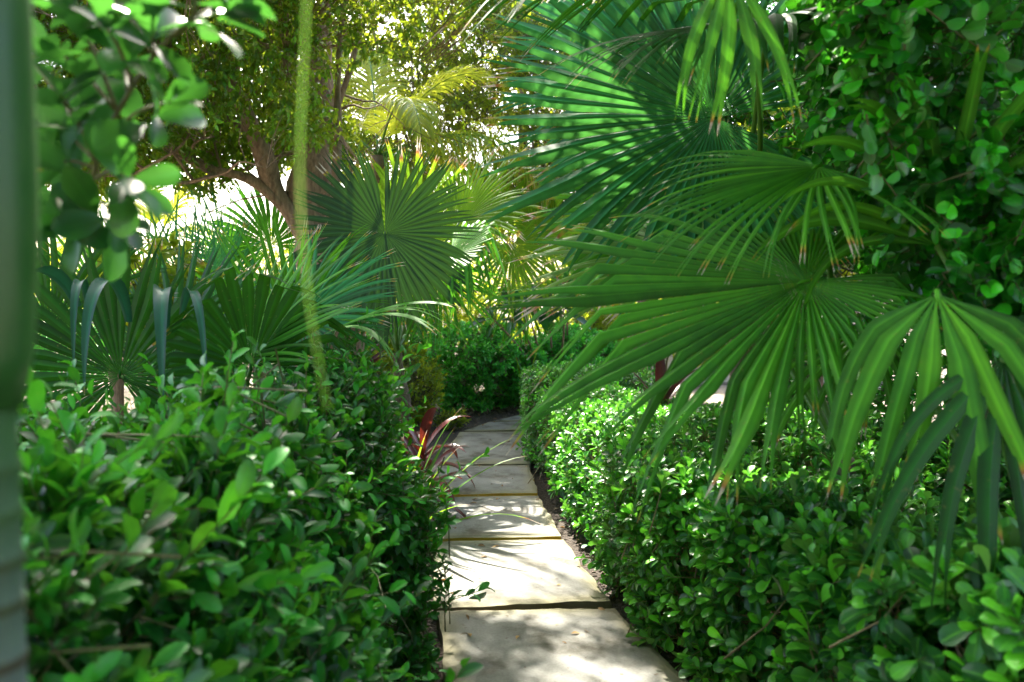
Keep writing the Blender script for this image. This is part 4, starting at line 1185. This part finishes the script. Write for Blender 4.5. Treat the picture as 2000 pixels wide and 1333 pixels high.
# ------------------------------------------------------------------ red-leaved plants
def red_plant(label, base, h, n, L_, W_, seed, spread=.6, droop=.9, mat=None, stemr=.012, green=False):
    rr = np.random.default_rng(seed)
    base = np.asarray(base, float)
    root = thing("red_leaved_plant", base, label, "plant")
    sb = Buf(); tube(sb, spline([base, base + [.02, .01, h * .5], base + [.03, 0, h]], 8), np.linspace(stemr, stemr * .7, 8), 7)
    sb.build("stem", M_TWIG, root, origin=base)
    az = np.arange(n) * 2.4 + rr.uniform(0, 6)
    el = np.linspace(-.1, 1.25, n) + rr.normal(0, .1, n)
    D = np.stack([np.cos(az) * np.cos(el), np.sin(az) * np.cos(el), np.sin(el)], 1)
    P = base + np.array([.02, 0, h]) + np.stack([np.zeros(n), np.zeros(n), np.linspace(-.22, .02, n) * min(1, h * 2)], 1)
    T = np.stack([-np.sin(az), np.cos(az), np.zeros(n)], 1)
    for i in range(n):
        f = Buf()
        ribbons(f, P[i:i + 1], D[i:i + 1], T[i:i + 1], L_ * rr.uniform(.8, 1.1), W_ * rr.uniform(.8, 1.1), droop * rr.uniform(.6, 1.3), P_LANCE, 12, .35, rr.uniform(0, 1), bend_pow=.7)
        f.build("leaf_blade", mat or M_RED, root, origin=base)
    return root
g = ground(760, 900)
red_plant("dark red strap-leaved plant leaning over the shaded slab from the left", (-.62, 5.3, 0), .32, 15, .44, .085, 1, droop=1.5)
red_plant("orange-red strap-leaved plant low at the left edge of the path", (-.54, 4.7, 0), .24, 12, .38, .07, 2)
red_plant("purplish plant with pale tips under the arching palm fingers, left of path", (-1.25, 6.4, 0), .72, 14, .5, .07, 3, mat=M_RED_DARK)
red_plant("dark purple strap-leaved plant behind the right hedge, under the fan leaves", (1.05, 5.7, 0), .55, 15, .48, .08, 4, mat=M_RED_DARK)
red_plant("dark red plant beside the sandy patch on the right", (1.75, 5.3, 0), .5, 12, .45, .07, 5, mat=M_RED_DARK)
red_plant("dark plant with red stems in the shade at the right edge", (2.05, 3.1, 0), .4, 14, .75, .05, 6, droop=.35, mat=M_RED_DARK)

# strap leaved green clump beside the red plants, left of the path
def strap_plant(label, base, n, L_, W_, seed, mat, droop=.7, name="strap_leaved_plant"):
    rr = np.random.default_rng(seed)
    base = np.asarray(base, float)
    az = rr.uniform(0, 6.28, n); el = rr.uniform(.5, 1.4, n)
    D = np.stack([np.cos(az) * np.cos(el), np.sin(az) * np.cos(el), np.sin(el)], 1)
    T = np.stack([-np.sin(az), np.cos(az), np.zeros(n)], 1)
    f = Buf()
    ribbons(f, base + D * .03, D, T, L_ * rr.uniform(.7, 1.1, n), W_, droop * rr.uniform(.5, 1.4, n), P_STRAP, 12, .3, rr.random(n))
    root = thing(name, base, label, "plant")
    f.build("leaves", mat, root, origin=base)
    sb = Buf(); tube(sb, [base - [0, 0, .02], base + [0, 0, .06]], [.035, .025], 8); sb.build("stem", M_PBARK, root, origin=base)
strap_plant("clump of green strap leaves with yellow tips at the hedge's inner edge", (-.62, 4.3, 0.0), 26, .8, .032, 7, M_PALM_LIT, .8)
strap_plant("low tuft of strap leaves reaching over the second slab", (-.52, 3.55, .25), 14, .42, .022, 8, M_PALM, .7)
strap_plant("tuft of upright blades left of the central fan palm's foot", (-1.6, 5.6, 0), 24, .95, .035, 9, M_PALM, .6)
strap_plant("tuft of green blades among the palms at the bend", (.15, 9.3, 0), 26, .8, .035, 10, M_PALM_LIT, .7)

# glossy long-leaved plant (paddle leaves) at the end of the path
c = at(1090, 640, 9.9)
r = np.random.default_rng(91)
base = (c[0], c[1], 0)
root = thing("paddle_leaved_plant", base, "plant with long glossy paddle leaves above the low shrubs at path end", "plant")
Pp = np.array([at(1030, 590, 9.2), at(1075, 575, 9.2), at(1100, 600, 9.1), at(960, 620, 9.0), at(1000, 600, 9.3), at(1110, 560, 9.4)])
Dp = unit(Pp - np.array([c[0], c[1], .45]))
f = Buf(); shoots(f, LONGL, Pp, Dp, 9, .12, 1.5, .5, .36, r, droop=.1, young=.2)
f.build("foliage", M_BIG, root, origin=base)
stems(root, base, [np.array(base)] * 6, list(Pp), .022, M_BARK, seed=91)

# ------------------------------------------------------------------ garden wall far right
m, nt = new_mat("beige_render")
L = nt.links.new
out = N(nt, "ShaderNodeOutputMaterial"); pb = N(nt, "ShaderNodeBsdfPrincipled"); L(pb.outputs[0], out.inputs[0])
tc = N(nt, "ShaderNodeTexCoord"); nz = N(nt, "ShaderNodeTexNoise"); nz.inputs["Scale"].default_value = 4; nz.inputs["Detail"].default_value = 8
L(tc.outputs["Object"], nz.inputs["Vector"]); rp = ramp(nt, [(.3, (.42, .35, .25)), (.7, (.6, .52, .4))]); L(nz.outputs["Fac"], rp.inputs[0]); L(rp.outputs[0], pb.inputs["Base Color"]); pb.inputs["Roughness"].default_value = .9
M_WALL = m
def box(buf, lo, hi):
    x0, y0, z0 = lo; x1, y1, z1 = hi
    V = [(x0, y0, z0), (x1, y0, z0), (x1, y1, z0), (x0, y1, z0), (x0, y0, z1), (x1, y0, z1), (x1, y1, z1), (x0, y1, z1)]
    buf.add(V, [(0, 3, 2, 1), (4, 5, 6, 7), (0, 1, 5, 4), (1, 2, 6, 5), (2, 3, 7, 6), (3, 0, 4, 7)])
wl = thing("garden_wall", (2.6, 12.6, 0), "low beige garden wall glimpsed behind the palms right of centre", "wall")
b = Buf(); box(b, (-1.6, 0, -.05), (3.4, .2, 1.62)); b.build("wall_face", M_WALL, wl, smooth=False)
b = Buf(); box(b, (-1.64, -.04, 1.623), (3.44, .24, 1.69)); b.build("coping", M_WALL, wl, smooth=False)

# a single dark leaf fallen on the second slab
b = Buf()
gp = ground(915, 1165, TOP + .01)
place(b, ELLIPT, np.array([gp]), np.array([[.5, .8, .35]]), np.array([[-.4, -.5, .8]]), .13, np.array([.1]))
o = b.build("fallen_leaf", M_HEDGE_L, origin=gp); o.location = tuple(gp)
tag(o, "single dark green leaf curled on the second nearest slab", "leaf")
